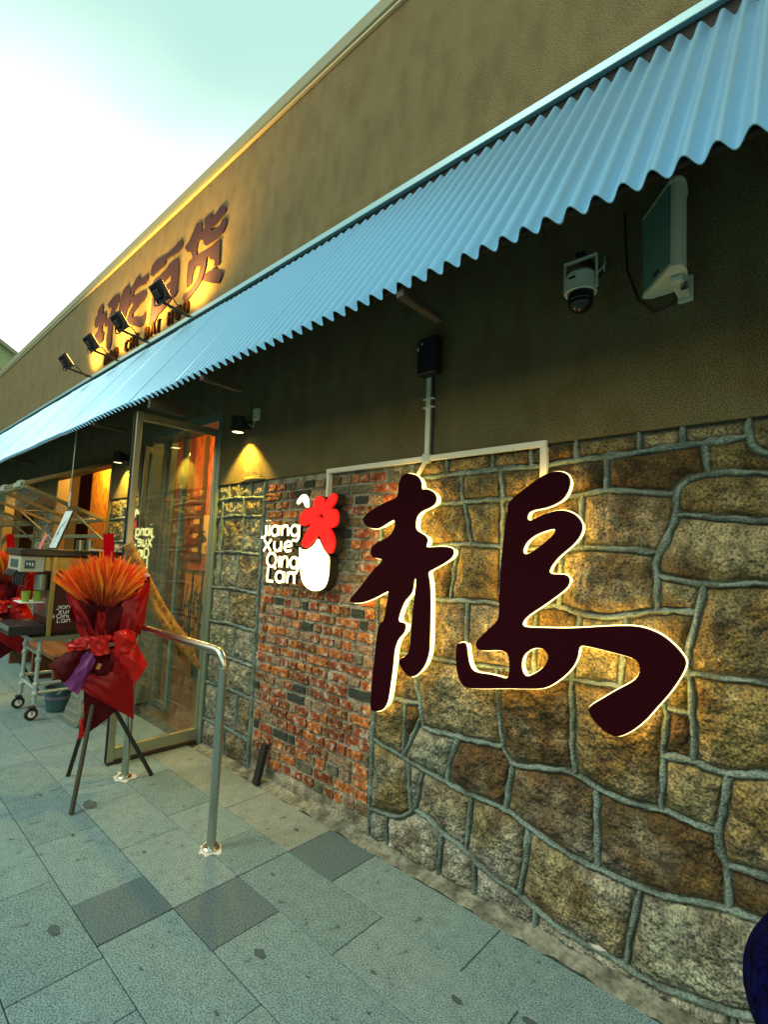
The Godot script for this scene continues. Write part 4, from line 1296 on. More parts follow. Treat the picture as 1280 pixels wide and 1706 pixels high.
func big_letters() -> void:
	var rim := soften(pv(GLYPH_TALL), 2)
	var holes := [soften(pv(WIDE_HOLE_A), 2), soften(pv(WIDE_HOLE_B), 2)]
	var specs := [["tall", rim, [], "narrow dark maroon brush character with glowing edge, nearer the brick patch", Vector3(-1.68, 1.4, 0.0)], ["wide", soften(pv(GLYPH_WIDE), 2), holes, "wide dark maroon brush character with glowing edge and long hooked tail", Vector3(-0.95, 1.4, 0.0)]]
	for s in specs:
		var t := thing("brush_character", s[3], "sign", s[4], "back-lit characters on the stone")
		var st := mb(false)
		plate(st, s[1], s[2], 0.088, 0.101)
		part(t, "face", st, M.maroon)
		st = mb(false)
		var grown: PackedVector2Array = Geometry2D.offset_polygon(s[1], 0.0035, Geometry2D.JOIN_ROUND)[0]
		var less := []
		for h in s[2]:
			less.append(Geometry2D.offset_polygon(h, -0.0035, Geometry2D.JOIN_ROUND)[0])
		plate(st, grown, less, 0.079, 0.0872)
		part(t, "glowing_back", st, M.halo_acrylic)
		st = mb(false)
		var k := 0
		for ring in Geometry2D.offset_polygon(s[1], -0.007, Geometry2D.JOIN_ROUND):
			var inner := []
			for h in s[2]:
				inner.append(Geometry2D.offset_polygon(h, 0.007, Geometry2D.JOIN_ROUND)[0])
			plate(st, ring, inner if k == 0 else [], 0.0425, 0.0455)
			k += 1
		part(t, "led_layer", st, M.led_layer)
		st = mb(false)
		var q: PackedVector2Array = s[1]
		for i in 7:
			var p := q[int(q.size() * (i + 0.5) / 7.0)]
			var c := q[int(q.size() * (i + 0.5) / 7.0 + q.size() / 2.0) % q.size()]
			var m := p + (c - p).normalized() * 0.02
			tube(st, [Vector3(m.x, m.y, 0.0), Vector3(m.x, m.y, 0.047)], 0.005, 6)
		part(t, "stand_off", st, M.steel)
	# low warm lamps in the gap between the characters and the wall
	for p in [[-1.70, 1.75], [-1.72, 1.30], [-1.84, 0.95], [-1.05, 1.70], [-1.02, 1.2], [-0.62, 1.12], [-0.60, 0.93]]:
		var l := OmniLight3D.new()
		l.name = numbered(self, "character_lamp")
		l.position = Vector3(p[0], p[1], 0.036)
		l.light_color = Color(1.0, 0.82, 0.42)
		l.light_energy = 0.0006
		l.light_size = 0.02
		l.omni_range = 3.0
		l.omni_attenuation = 2.0
		l.shadow_enabled = true
		add_child(l, true)

func logo_sign() -> void:
	var t := thing("logo_sign", "glowing shop logo of red blossom in white vase beside four lit words", "sign", Vector3(-2.55, 1.3, 0.0))
	var fl := soften(pv(FLOWER), 1)
	var hole := soften(pv(FLOWER_HOLE), 1)
	var st := mb(false)
	plate(st, fl, [hole], 0.096, 0.108)
	part(t, "blossom", st, M.logo_red)
	st = mb(false)
	plate(st, Geometry2D.offset_polygon(fl, 0.004, Geometry2D.JOIN_ROUND)[0], [], 0.035, 0.0952)
	part(t, "blossom_back", st, M.sign_black_edge)
	st = mb(false)
	plate(st, soften(pv(VASE), 1), [], 0.088, 0.0945)
	part(t, "vase", st, M.logo_white)
	st = mb(false)
	plate(st, Geometry2D.offset_polygon(soften(pv(VASE), 1), 0.003, Geometry2D.JOIN_ROUND)[0], [], 0.02, 0.0875)
	part(t, "vase_back", st, M.sign_black_edge)
	st = mb(false)
	plate(st, soften(pv(HOOK), 1), [], 0.098, 0.104)
	part(t, "straw", st, M.logo_white)
	for wd in [["jiang", -2.945, 1.615, 0.435, 0.077], ["Xue", -2.915, 1.513, 0.335, 0.075], ["Qing", -2.865, 1.41, 0.36, 0.078], ["Lan", -2.855, 1.312, 0.325, 0.079]]:
		for l in word(wd[0], Vector2(wd[1], wd[2]), wd[3], wd[4], 0.102, 0.0985, 0.103):
			part(t, "letter", l, M.logo_white)
		for l in word(wd[0], Vector2(wd[1], wd[2]), wd[3], wd[4], 0.092, 0.075, 0.098):
			part(t, "letter_back", l, M.sign_black_edge)
	st = mb(false)
	for p in [[-2.88, 1.65], [-2.62, 1.65], [-2.85, 1.55], [-2.62, 1.55], [-2.8, 1.44], [-2.56, 1.44], [-2.82, 1.35], [-2.58, 1.35], [-2.55, 1.82], [-2.36, 1.6], [-2.36, 1.38]]:
		tube(st, [Vector3(p[0], p[1], 0.0), Vector3(p[0], p[1], 0.088)], 0.004, 6)
	part(t, "stand_off", st, M.sign_black_edge)
	var l := OmniLight3D.new()
	l.name = "logo_lamp"
	l.position = Vector3(-2.36, 1.42, 0.13)
	l.light_color = Color(1.0, 0.92, 0.7)
	l.light_energy = 0.02
	l.light_size = 0.12
	l.omni_range = 6.0
	l.omni_attenuation = 2.0
	l.shadow_enabled = true
	add_child(l, true)

func upper_sign() -> void:
	var t := thing("shop_name_sign", "four large brown cut-out characters over a line of roman letters, above the awning", "sign", Vector3(-5.6, 3.66, 0.02))
	var sets := [[[FINE_LEFT], [FINE_RIGHT]], [[EAT_MOUTH], [EAT_RIGHT]], [[HUNDRED_BAR], [HUNDRED_BOX, HUNDRED_HOLE_A, HUNDRED_HOLE_B]], [[GOODS_TOP], [GOODS_LEG], [GOODS_DOT]]]
	for ch in sets:
		var st := mb(false)
		var k := 0
		for piece in ch:
			var hs := []
			for i in range(1, piece.size()):
				hs.append(pv(piece[i]))
			plate(st, Geometry2D.offset_polygon(pv(piece[0]), 0.007, Geometry2D.JOIN_ROUND)[0], hs, 0.029 + 0.0003 * k, 0.033 + 0.0003 * k)
			k += 1
		part(t, "character", st, M.sign_brown)
	var font := SystemFont.new()
	font.font_names = PackedStringArray(["Droid Sans"])
	font.font_weight = 700
	var x := -6.66
	for wd in ["HAO", "CHI", "BAI", "HUO"]:
		for ch in wd:
			var tm := TextMesh.new()
			tm.text = ch
			tm.font = font
			tm.font_size = 64
			tm.pixel_size = 0.0029
			tm.depth = 0.02
			tm.horizontal_alignment = HORIZONTAL_ALIGNMENT_LEFT
			tm.vertical_alignment = VERTICAL_ALIGNMENT_BOTTOM
			tm.material = M.letter_brown
			var o := node_of(t, "letter", tm)
			o.position = Vector3(x, 3.672, 0.034) - t.position
			x += {"H": 0.165, "A": 0.15, "O": 0.175, "C": 0.145, "I": 0.08, "B": 0.15, "U": 0.16}[ch]
		x += 0.16

func flood_lights() -> void:
	var xs := [-4.407, -5.328, -6.148, -7.042]
	var labels := ["black floodlight beneath the last character of the upper sign", "black floodlight beneath the second character of the upper sign", "black floodlight beneath the first character of the upper sign", "black floodlight at the far end, clear of the sign characters"]
	var first: Node3D
	for i in 4:
		var b := Vector3(xs[i], 3.655, 0.045)
		if i == 0:
			first = thing("floodlight", labels[0], "floodlight", b, "floodlights on the awning flashing")
			var head := b + Vector3(0.03, 0.10, 0.30)
			var turn := Basis(Vector3.RIGHT, deg_to_rad(38.0))
			var st := mb(false)
			box(st, head, Vector3(0.20, 0.165, 0.045), turn, 0.006)
			box(st, head + turn * Vector3(0, -0.01, 0.032), Vector3(0.10, 0.07, 0.022), turn, 0.004)
			var h := part(first, "lamp_housing", st, M.black)
			st = mb(false)
			for k in 5:
				box(st, head + turn * Vector3(-0.07 + k * 0.035, 0.0, 0.028), Vector3(0.004, 0.14, 0.012), turn)
			part(h, "cooling_fin", st, M.black)
			st = mb(false)
			box(st, head + turn * Vector3(0, 0, -0.0255), Vector3(0.175, 0.14, 0.004), turn)
			part(first, "lamp_face", st, M.flood_face)
			st = mb(true)
			tube(st, [b + Vector3(0, 0, -0.02), b + Vector3(0.0, 0.015, 0.10), b + Vector3(0.01, 0.02, 0.19), b + Vector3(0.02, 0.03, 0.29)], 0.014, 8)
			part(first, "arm", st, M.black)
			st = mb(true)
			tube(st, [head + Vector3(-0.11, 0.0, 0.0), head + Vector3(-0.11, -0.09, -0.01), head + Vector3(0.0, -0.115, -0.01), head + Vector3(0.11, -0.09, -0.01), head + Vector3(0.11, 0.0, 0.0)], 0.007, 6)
			part(first, "bracket", st, M.black)
			st = mb(true)
			tube(st, [b + Vector3(0.06, -0.02, 0.0), b + Vector3(0.07, -0.03, 0.08), b + Vector3(0.05, 0.03, 0.14), b + Vector3(0.075, 0.07, 0.2), head + turn * Vector3(0.02, -0.04, 0.04)], 0.006, 6)
			part(first, "cable", st, M.black)
		else:
			twin(first, Vector3(xs[i] - xs[0], 0.0, 0.0), labels[i])
		var l := SpotLight3D.new()
		l.name = numbered(self, "floodlight_beam")
		l.position = b + Vector3(0.03, 0.125, 0.262)
		l.light_color = Color(1.0, 0.72, 0.26)
		l.light_energy = 2.5
		l.light_size = 0.06
		l.spot_range = 8.0
		l.spot_attenuation = 2.0
		l.spot_angle = 66.0
		l.spot_angle_attenuation = 1.0
		l.shadow_enabled = true
		add_child(l, true)
		l.look_at_from_position(l.position, Vector3(xs[i] + 0.15, 4.12, 0.0), Vector3.UP)

func downlights() -> void:
	var spots := [Vector3(-3.30, 2.385, 0.125), Vector3(-5.63, 2.385, 0.125)]
	var labels := ["black cylinder downlight with lit disc, between doorway and brick patch", "black cylinder downlight with lit disc, on the pier left of the doorway"]
	var first: Node3D
	for i in 2:
		var p: Vector3 = spots[i]
		if i == 0:
			first = thing("wall_downlight", labels[0], "wall lamp", Vector3(p.x, p.y, 0.02), "wall downlights either side of the door")
			var st := mb(true)
			lathe(st, p, [Vector2(0.042, 0.004), Vector2(0.048, 0.0), Vector2(0.05, 0.004), Vector2(0.05, 0.115), Vector2(0.046, 0.12), Vector2(0.0, 0.12)], 24)
			part(first, "lamp_body", st, M.black)
			st = mb(true)
			lathe(st, p, [Vector2(0.0, 0.006), Vector2(0.042, 0.006)], 24)
			part(first, "lamp_disc", st, M.lamp_disc)
			st = mb(false)
			box(st, Vector3(p.x, p.y + 0.07, 0.047), Vector3(0.03, 0.06, 0.056), Basis.IDENTITY, 0.003)
			part(first, "bracket", st, M.black)
		else:
			twin(first, p - spots[0], labels[i])
		var l := SpotLight3D.new()
		l.name = numbered(self, "downlight_beam")
		l.position = p + Vector3(0, -0.004, 0)
		l.light_color = Color(1.0, 0.80, 0.30)
		l.light_energy = 0.9
		l.light_size = 0.035
		l.spot_range = 6.0
		l.spot_attenuation = 2.0
		l.spot_angle = 50.0
		l.spot_angle_attenuation = 0.35
		l.shadow_enabled = true
		add_child(l, true)
		l.rotation = Vector3(deg_to_rad(-80.0), 0, 0)
	# chipped old plaster in the light of the first one
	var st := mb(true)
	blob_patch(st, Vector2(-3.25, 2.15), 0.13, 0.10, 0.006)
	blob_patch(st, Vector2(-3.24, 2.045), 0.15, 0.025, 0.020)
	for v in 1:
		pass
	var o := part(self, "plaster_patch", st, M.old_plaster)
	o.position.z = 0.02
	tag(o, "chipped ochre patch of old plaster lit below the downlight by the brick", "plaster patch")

func wiring() -> void:
	var t := thing("cable_trunking", "white cable trunking running above the characters with a drop at each end", "trunking", Vector3(-1.6, 2.03, 0.02))
	var st := mb(false)
	wall_box(st, -2.372, -0.93, 2.012, 2.040, 0.021, 0.042, 0.002)
	part(t, "cover", st, M.white_plastic)
	st = mb(false)
	wall_box(st, -2.372, -2.348, 1.78, 2.0115, 0.006, 0.038, 0.002)
	part(t, "cover", st, M.white_plastic)
	st = mb(false)
	wall_box(st, -0.958, -0.928, 1.80, 2.0115, 0.014, 0.042, 0.002)
	part(t, "cover", st, M.white_plastic)
	st = mb(false)
	wall_box(st, -1.600, -1.572, 2.0405, 2.31, 0.021, 0.040, 0.002)
	part(t, "cover", st, M.white_plastic)
	st = mb(false)
	wall_box(st, -1.600, -1.574, 2.3105, 2.47, 0.021, 0.040, 0.002)
	part(t, "cover", st, M.cream_plastic)
	st = mb(false)
	bar(st, Vector3(-1.585, 2.012, 0.045), Vector3(-1.655, 1.905, 0.045), 0.022, 0.014)
	part(t, "cover", st, M.white_plastic)
	st = mb(false)
	box(st, Vector3(-1.586, 2.027, 0.033), Vector3(0.046, 0.05, 0.028), Basis.IDENTITY, 0.003)
	part(t, "tee_box", st, M.cream_plastic)
	st = mb(true)
	tube(st, [Vector3(-1.562, 2.05, 0.027), Vector3(-1.560, 2.25, 0.028), Vector3(-1.563, 2.46, 0.03)], 0.006, 6)
	part(t, "black_cable", st, M.black)
	st = mb(false)
	for y in [2.30, 2.345]:
		box(st, Vector3(-1.582, y, 0.034), Vector3(0.066, 0.008, 0.024), Basis.IDENTITY, 0.001)
	part(t, "cable_clip", st, M.cream_plastic)
	var b := thing("power_box", "black power supply box hanging above the vertical white trunking", "power box", Vector3(-1.56, 2.46, 0.05))
	st = mb(false)
	box(st, Vector3(-1.565, 2.56, 0.065), Vector3(0.12, 0.20, 0.07), Basis.IDENTITY, 0.008)
	part(b, "housing", st, M.black)
	st = mb(false)
	box(st, Vector3(-1.59, 2.625, 0.1015), Vector3(0.008, 0.008, 0.003))
	box(st, Vector3(-1.615, 2.60, 0.1015), Vector3(0.006, 0.018, 0.003))
	part(b, "indicator", st, M.lettering_white)
	var j := thing("switch_box", "small pale square switch box beside the downlight under the awning", "switch box", Vector3(-3.2, 2.49, 0.02))
	st = mb(false)
	box(st, Vector3(-3.205, 2.53, 0.035), Vector3(0.062, 0.088, 0.03), Basis.IDENTITY, 0.004)
	part(j, "cover", st, M.cream_plastic)
	st = mb(true)
	tube(st, [Vector3(-3.235, 2.49, 0.03), Vector3(-3.25, 2.44, 0.03), Vector3(-3.29, 2.47, 0.05)], 0.004, 6)
	part(j, "wire", st, M.cream_plastic)

func speaker() -> void:
	var t := thing("column_speaker", "wedge shaped outdoor column speaker with teal grille high under the awning", "speaker", Vector3(-0.42, 2.53, 0.02))
	var y0 := 2.53
	var y1 := 2.855
	# plan (x, z): grille from the wall side out to the street, rounded flank behind it
	var plan := PackedVector2Array([Vector2(-0.524, 0.085), Vector2(-0.396, 0.240), Vector2(-0.380, 0.246), Vector2(-0.366, 0.236), Vector2(-0.360, 0.205), Vector2(-0.366, 0.150), Vector2(-0.388, 0.100), Vector2(-0.430, 0.070), Vector2(-0.500, 0.066)])
	var xf := Transform3D(Basis(Vector3.RIGHT, PI / 2), Vector3.ZERO)
	var lean := Transform3D(Basis(Vector3(0.77, 0, 0.64).normalized(), deg_to_rad(-1.0)), Vector3.ZERO)
	var pivot := Vector3(-0.45, 2.69, 0.15)
	lean.origin = pivot - lean.basis * pivot
	var st := mb(false)
	plate(st, plan, [], -y1 + 0.014, -y0 - 0.014, lean * xf)
	part(t, "cabinet", st, M.speaker_body)
	for yy in [[y0, y0 + 0.0135], [y1 - 0.0135, y1]]:
		st = mb(false)
		plate(st, Geometry2D.offset_polygon(plan, 0.004, Geometry2D.JOIN_ROUND)[0], [], -yy[1], -yy[0], lean * xf)
		part(t, "end_cap", st, M.cream_plastic)
	var a := Vector3(-0.524, 0, 0.085)
	var b := Vector3(-0.396, 0, 0.240)
	var d := (b - a).normalized()
	var out := Vector3(-d.z, 0, d.x)
	if out.z < 0:
		out = -out
	st = mb(false)
	box(st, (a + b) * 0.5 + Vector3.UP * 2.6925 + out * 0.003, Vector3(0.195, 0.29, 0.006), Basis(d, Vector3.UP, d.cross(Vector3.UP)), 0.002)
	var grille := part(t, "grille", st, M.speaker_grille)
	st = mb(false)
	box(st, a.lerp(b, 0.55) + Vector3.UP * 2.565 + out * 0.0075, Vector3(0.035, 0.011, 0.003), Basis(d, Vector3.UP, d.cross(Vector3.UP)))
	part(grille, "badge", st, M.black)
	st = mb(false)
	box(st, Vector3(-0.395, 2.515, 0.12), Vector3(0.04, 0.02, 0.14), Basis.IDENTITY, 0.003)
	box(st, Vector3(-0.395, 2.545, 0.032), Vector3(0.05, 0.10, 0.012), Basis.IDENTITY, 0.002)
	part(t, "bracket", st, M.cream_plastic)
	st = mb(true)
	tube(st, [Vector3(-0.375, 2.505, 0.16), Vector3(-0.375, 2.485, 0.16)], 0.012, 8)
	part(t, "bolt", st, M.steel)
	st = mb(true)
	tube(st, [Vector3(-0.40, 2.56, 0.075), Vector3(-0.43, 2.50, 0.045), Vector3(-0.50, 2.49, 0.03), Vector3(-0.56, 2.56, 0.027), Vector3(-0.60, 2.70, 0.027), Vector3(-0.61, 2.95, 0.027)], 0.0045, 6)
	part(t, "cable", st, M.black)

func dome_camera() -> void:
	var t := thing("dome_camera", "white capped security camera with black dome hung under the awning", "camera", Vector3(-0.72, 2.49, 0.02))
	var c := Vector3(-0.722, 2.565, 0.20)
	var st := mb(true)
	lathe(st, c, [Vector2(0.0, 0.085), Vector2(0.045, 0.083), Vector2(0.056, 0.070), Vector2(0.058, 0.010), Vector2(0.060, 0.0), Vector2(0.050, -0.002)], 28)
	var cap := part(t, "cap", st, M.cream_plastic)
	st = mb(false)
	box(st, c + Vector3(-0.012, 0.045, 0.058), Vector3(0.026, 0.008, 0.003))
	part(cap, "badge", st, M.black)
	st = mb(true)
	var prof := [Vector2(0.048, 0.0), Vector2(0.048, -0.03)]
	for k in 7:
		var a := PI / 2 * k / 6.0
		prof.append(Vector2(0.046 * cos(a), -0.034 - 0.044 * sin(a)))
	lathe(st, c, prof, 28)
	part(t, "dome", st, M.black_gloss)
	st = mb(false)
	for s in [-1.0, 1.0]:
		box(st, c + Vector3(0.062 * s, 0.075, 0.0), Vector3(0.007, 0.13, 0.018), Basis.IDENTITY, 0.002)
	box(st, c + Vector3(0, 0.142, 0.0), Vector3(0.131, 0.007, 0.018), Basis.IDENTITY, 0.002)
	part(t, "yoke", st, M.cream_plastic)
	st = mb(false)
	box(st, Vector3(-0.722, 2.722, 0.115), Vector3(0.035, 0.03, 0.19), Basis.IDENTITY, 0.003)
	part(t, "wall_arm", st, M.black)
	st = mb(true)
	tube(st, [c + Vector3(0.062, 0.06, 0.0), c + Vector3(0.085, 0.10, -0.02), c + Vector3(0.07, 0.16, -0.06), Vector3(-0.69, 2.73, 0.03)], 0.004, 6)
	part(t, "cable", st, M.cream_plastic)

func railing() -> void:
	var t := thing("steel_railing", "brushed steel tube rail with rounded corner and two posts before the doorway", "railing", Vector3(-2.95, 0, 0.65))
	var pts := []
	var z := 0.65
	pts.append(Vector3(-2.405, 0.0, z))
	pts.append(Vector3(-2.405, 0.45, z))
	pts.append(Vector3(-2.405, 0.88, z))
	for k in 9:
		var a := PI / 2 * k / 8.0
		pts.append(Vector3(-2.485 + 0.08 * cos(a), 0.895 + 0.08 * sin(a), z))
	pts.append(Vector3(-2.95, 0.975, z))
	for k in 9:
		var a := PI / 2 + PI / 2 * k / 8.0
		pts.append(Vector3(-3.435 + 0.08 * cos(a), 0.895 + 0.08 * sin(a), z))
	pts.append(Vector3(-3.515, 0.88, z))
	pts.append(Vector3(-3.515, 0.45, z))
	pts.append(Vector3(-3.515, 0.0, z))
	var st := mb(true)
	tube(st, pts, 0.0225, 20)
	part(t, "rail", st, M.steel)
	for x in [-2.405, -3.515]:
		st = mb(true)
		lathe(st, Vector3(x, 0.003, z), [Vector2(0.043, 0.0), Vector2(0.043, 0.006), Vector2(0.036, 0.014), Vector2(0.024, 0.018), Vector2(0.023, 0.03)], 24)
		part(t, "base_flange", st, M.steel)
		st = mb(true)
		lathe(st, Vector3(x, 0.895, z), [Vector2(0.0227, -0.002), Vector2(0.0234, 0.0), Vector2(0.0227, 0.002)], 20)
		part(t, "weld_ring", st, M.brushed)
	# cement drips round the feet
	for q in [[-2.405, 0.075], [-3.52, 0.085]]:
		st = mb(true)
		var n := 20
		for k in n:
			var pa := []
			for e in [k, (k + 1) % n]:
				var an: float = TAU * e / n
				var rr: float = q[1] * (0.7 + 0.9 * absf(na.get_noise_2d(cos(an) * 50.0 + q[0] * 100.0, sin(an) * 50.0)))
				pa.append(Vector3(q[0] + cos(an) * rr, 0.0028, z + sin(an) * rr * 0.8))
			face(st, Vector3(q[0], 0.0045, z), pa[0], pa[1], Vector3.UP)
		part(t, "cement_spill", st, M.dust)

# a bent sheet of paper through four corners; bulge along the given way, with small crumples
func sheet(st: SurfaceTool, a: Vector3, b: Vector3, c: Vector3, d: Vector3, out: Vector3, bulge: float, crumple := 0.010, seed_ := 0.0) -> void:
	st.set_smooth_group(0)
	var n := 9
	var g := []
	for j in n + 1:
		var row := []
		for i in n + 1:
			var s := float(i) / n
			var t := float(j) / n
			var p := a.lerp(b, s).lerp(d.lerp(c, s), t)
			var w := bulge * sin(PI * s) * (0.4 + 0.6 * sin(PI * t))
			w += nb.get_noise_3d(s * 50.0 + seed_ * 37.0, t * 50.0, seed_) * crumple * 3.0 * (0.3 + sin(PI * s) * 0.7)
			w += absf(fmod(s * 1.7 + t * 1.1 + seed_ * 0.37, 1.0) - 0.5) * crumple * 2.0
			row.append(p + out * w)
		g.append(row)
	for j in n:
		for i in n:
			quad(st, g[j][i], g[j][i + 1], g[j + 1][i + 1], g[j + 1][i], out)

func flower_stands() -> void:
	var base := Vector3(-3.48, 0, 0.82)
	var u := Vector3(0.343, 0, -0.939)
	var n := Vector3(0.939, 0, 0.343)
	var q := func(a: float, v: float, w: float) -> Vector3: return base + u * a + Vector3.UP * v + n * w
	var L := func(a: float, v: float, w: float) -> Vector3: return (q as Callable).call(a, v, w)
	var t := thing("flower_stand", "tripod flower stand wrapped in red and purple paper, orange plume, before the door leaf", "flower stand", base, "congratulation flower stands")
	var st := mb(true)
	var apex: Vector3 = (L as Callable).call(-0.055, 0.66, -0.02)
	var feet := [Vector3(-3.233, 0.004, 1.04), Vector3(-3.776, 0.004, 0.903), Vector3(-3.432, 0.004, 0.511)]
	for k in 3:
		st = mb(true)
		tube(st, [feet[k], apex + (apex - feet[k]) * 0.04], 0.0135, 10)
		part(t, "leg", st, M.baked_light_dark if k == 0 else M.black)  # front leg toned lighter to paint in the light it catches
	st = mb(true)
	tube(st, [apex, (L as Callable).call(-0.06, 1.12, -0.03)], 0.016, 8)
	part(t, "stem", st, M.stem_green)
	# plume of dried grass
	st = mb(false)
	var foot: Vector3 = (L as Callable).call(-0.06, 1.06, 0.02)
	for i in 620:
		var f := rng.randf() * 2.0 - 1.0
		var ang := f * 0.68 - 0.05 + (rng.randf() - 0.5) * 0.09
		var reach := 0.325 + 0.045 * cos(f * 1.6) + (rng.randf() - 0.5) * 0.06 - 0.14 * rng.randf() * rng.randf()
		if rng.randf() < 0.12:
			reach += 0.035
		var back := (rng.randf() - 0.5) * 0.45
		var dir := (u * sin(ang) + Vector3.UP * cos(ang) + n * back).normalized()
		var side := dir.cross(n).normalized()
		side = side.rotated(dir, rng.randf() * PI)
		var start := foot + u * sin(ang) * 0.03 + n * back * 0.05 + dir * 0.05
		var bend := u * (sin(ang) * 0.05 + (rng.randf() - 0.5) * 0.05) + n * (rng.randf() - 0.5) * 0.05 + Vector3.DOWN * 0.012
		var c0 := Color(0.34, 0.028, 0.004)
		var hue := rng.randf()
		var c1 := Color(1.0, 0.15 + 0.22 * hue, 0.008)
		if rng.randf() < 0.30:
			c1 = Color(0.80, 0.075, 0.006)
		var last_l := start
		var last_r := start
		var last_c := c0
		for k in range(1, 6):
			var s := k / 5.0
			var p := start + dir * (reach - 0.05) * s + bend * s * s
			var wd := 0.0125 * pow(sin(PI * minf(1.0, s * 0.80 + 0.16)), 0.7) + 0.0003
			if s < 0.45:
				wd = 0.0014 + 0.002 * s
			var c := c0.lerp(c1, smoothstep(0.15, 0.75, s))
			var l := p - side * wd
			var r := p + side * wd
			for tri_ in [[last_l, last_r, r], [last_l, r, l]]:
				for m in 3:
					st.set_color(c if m == 2 else last_c)
					st.add_vertex(tri_[m])
			# side spikelets make the ear feathery
			if k >= 3:
				for e in 2:
					var sp := p - dir * 0.02 * rng.randf()
					var tip := sp + dir * 0.022 + side * (0.012 if e == 0 else -0.012) + n * (rng.randf() - 0.5) * 0.012
					st.set_color(c)
					st.add_vertex(sp)
					st.set_color(c)
					st.add_vertex(sp + dir * 0.006)
					st.set_color(c)
					st.add_vertex(tip)
			last_l = l
			last_r = r
			last_c = c
	var pl := part(t, "dried_grass_plume", st, M.plume)
	pl.set_meta("kind", "stuff")
	# red envelope on its stick
	st = mb(false)
	var e0: Vector3 = (L as Callable).call(-0.060, 1.49, -0.03)
	box(st, e0, Vector3(0.062, 0.19, 0.004), Basis(u.rotated(n, 0.12), Vector3.UP.rotated(n, 0.12), n), 0.001)
	part(t, "red_envelope", st, M.envelope_red)
	st = mb(true)
	tube(st, [(L as Callable).call(-0.05, 1.12, -0.035), (L as Callable).call(-0.06, 1.45, -0.036)], 0.002, 5)
	tube(st, [(L as Callable).call(-0.02, 1.15, 0.05), (L as Callable).call(-0.042, 1.47, 0.03)], 0.0016, 5)
	part(t, "stick", st, M.machine_gold)
	# papers, from back to front: corners as (across, up, towards the street)
	var papers := [
		["backing_paper", "paper_maroon", [-0.26, 1.24, -0.06, 0.20, 1.31, -0.07, 0.16, 0.98, -0.02, -0.17, 0.98, -0.02], -0.05],
		["pink_lining", "paper_pink", [0.05, 1.34, -0.075, 0.20, 1.325, -0.075, 0.19, 1.24, -0.05, 0.06, 1.22, -0.05], -0.02],
		["wrap_paper", "paper_red", [0.04, 1.14, 0.05, 0.205, 1.30, -0.04, 0.185, 0.98, 0.0, 0.03, 0.90, 0.06], 0.05],
		["wrap_paper", "paper_red", [0.10, 1.12, 0.07, 0.20, 1.22, 0.0, 0.165, 0.94, 0.03, 0.06, 0.93, 0.08], 0.035],
		["wrap_paper", "paper_maroon", [-0.27, 1.215, 0.0, -0.10, 1.15, 0.05, -0.05, 0.93, 0.05, -0.18, 0.95, 0.02], 0.03],
		["wrap_paper", "paper_red", [-0.275, 1.205, 0.015, -0.20, 1.215, 0.03, -0.09, 0.955, 0.075, -0.17, 0.94, 0.06], 0.02],
		["wrap_paper", "paper_maroon", [-0.10, 1.13, 0.055, 0.05, 1.12, 0.055, 0.045, 0.90, 0.06, -0.10, 0.90, 0.06], 0.03],
		["wrap_paper", "paper_red", [-0.10, 1.10, 0.075, -0.045, 1.09, 0.09, -0.02, 0.90, 0.08, -0.09, 0.90, 0.075], 0.02],
		["skirt_paper", "paper_maroon", [-0.15, 0.86, 0.03, 0.10, 0.88, 0.02, 0.10, 0.50, 0.03, -0.10, 0.34, 0.05], 0.02],
		["skirt_paper", "paper_maroon", [-0.17, 0.80, 0.05, 0.06, 0.80, 0.065, 0.06, 0.66, 0.07, -0.15, 0.67, 0.06], 0.02],
		["skirt_paper", "paper_red", [-0.150, 0.712, 0.075, 0.14, 0.73, 0.065, 0.168, 0.405, 0.04, -0.150, 0.640, 0.085], 0.035],
		["skirt_paper", "paper_red", [0.0, 0.86, 0.07, 0.13, 0.88, 0.05, 0.155, 0.46, 0.02, 0.02, 0.58, 0.06], 0.03],
		["skirt_paper", "paper_bright", [-0.13, 0.44, 0.02, -0.10, 0.45, 0.03, -0.095, 0.33, 0.03, -0.135, 0.315, 0.02], 0.008],
		["curled_paper", "paper_maroon", [-0.205, 0.875, 0.04, -0.14, 0.86, 0.07, -0.20, 0.645, 0.10, -0.325, 0.775, 0.03], 0.055],
		["curled_paper", "paper_purple", [-0.10, 0.86, 0.09, -0.075, 0.80, 0.095, -0.150, 0.605, 0.11, -0.248, 0.682, 0.095], 0.03],
		["curled_paper", "paper_purple", [-0.155, 0.83, 0.075, -0.11, 0.865, 0.085, -0.12, 0.76, 0.09, -0.165, 0.75, 0.08], 0.01],
		["bow_loop", "paper_bright", [-0.245, 0.905, 0.05, -0.13, 0.955, 0.07, -0.12, 0.87, 0.09, -0.225, 0.855, 0.06], 0.02],
		["bow_loop", "paper_bright", [-0.14, 0.945, 0.085, -0.02, 0.955, 0.09, 0.0, 0.84, 0.10, -0.09, 0.83, 0.10], 0.03],
		["bow_tail", "paper_bright", [0.0, 0.86, 0.075, 0.145, 0.895, 0.055, 0.222, 0.745, 0.05, 0.150, 0.640, 0.085], 0.055],
		["bow_loop", "paper_bright", [0.010, 0.970, 0.10, 0.128, 1.0, 0.06, 0.145, 0.875, 0.08, 0.030, 0.815, 0.115], 0.04],
	]
	var k := 0.0
	for p in papers:
		var v: Array = p[2]
		st = mb(true)
		sheet(st, (L as Callable).call(v[0], v[1], v[2]), (L as Callable).call(v[3], v[4], v[5]), (L as Callable).call(v[6], v[7], v[8]), (L as Callable).call(v[9], v[10], v[11]), n, p[3], 0.0105, k)
		part(t, p[0], st, M[p[1]])
		k += 1.0
	# rolled funnel at the left with its dark mouth, and the knot
	st = mb(true)
	var ax := (n * 0.75 - u * 0.35 + Vector3.UP * 0.35).normalized()
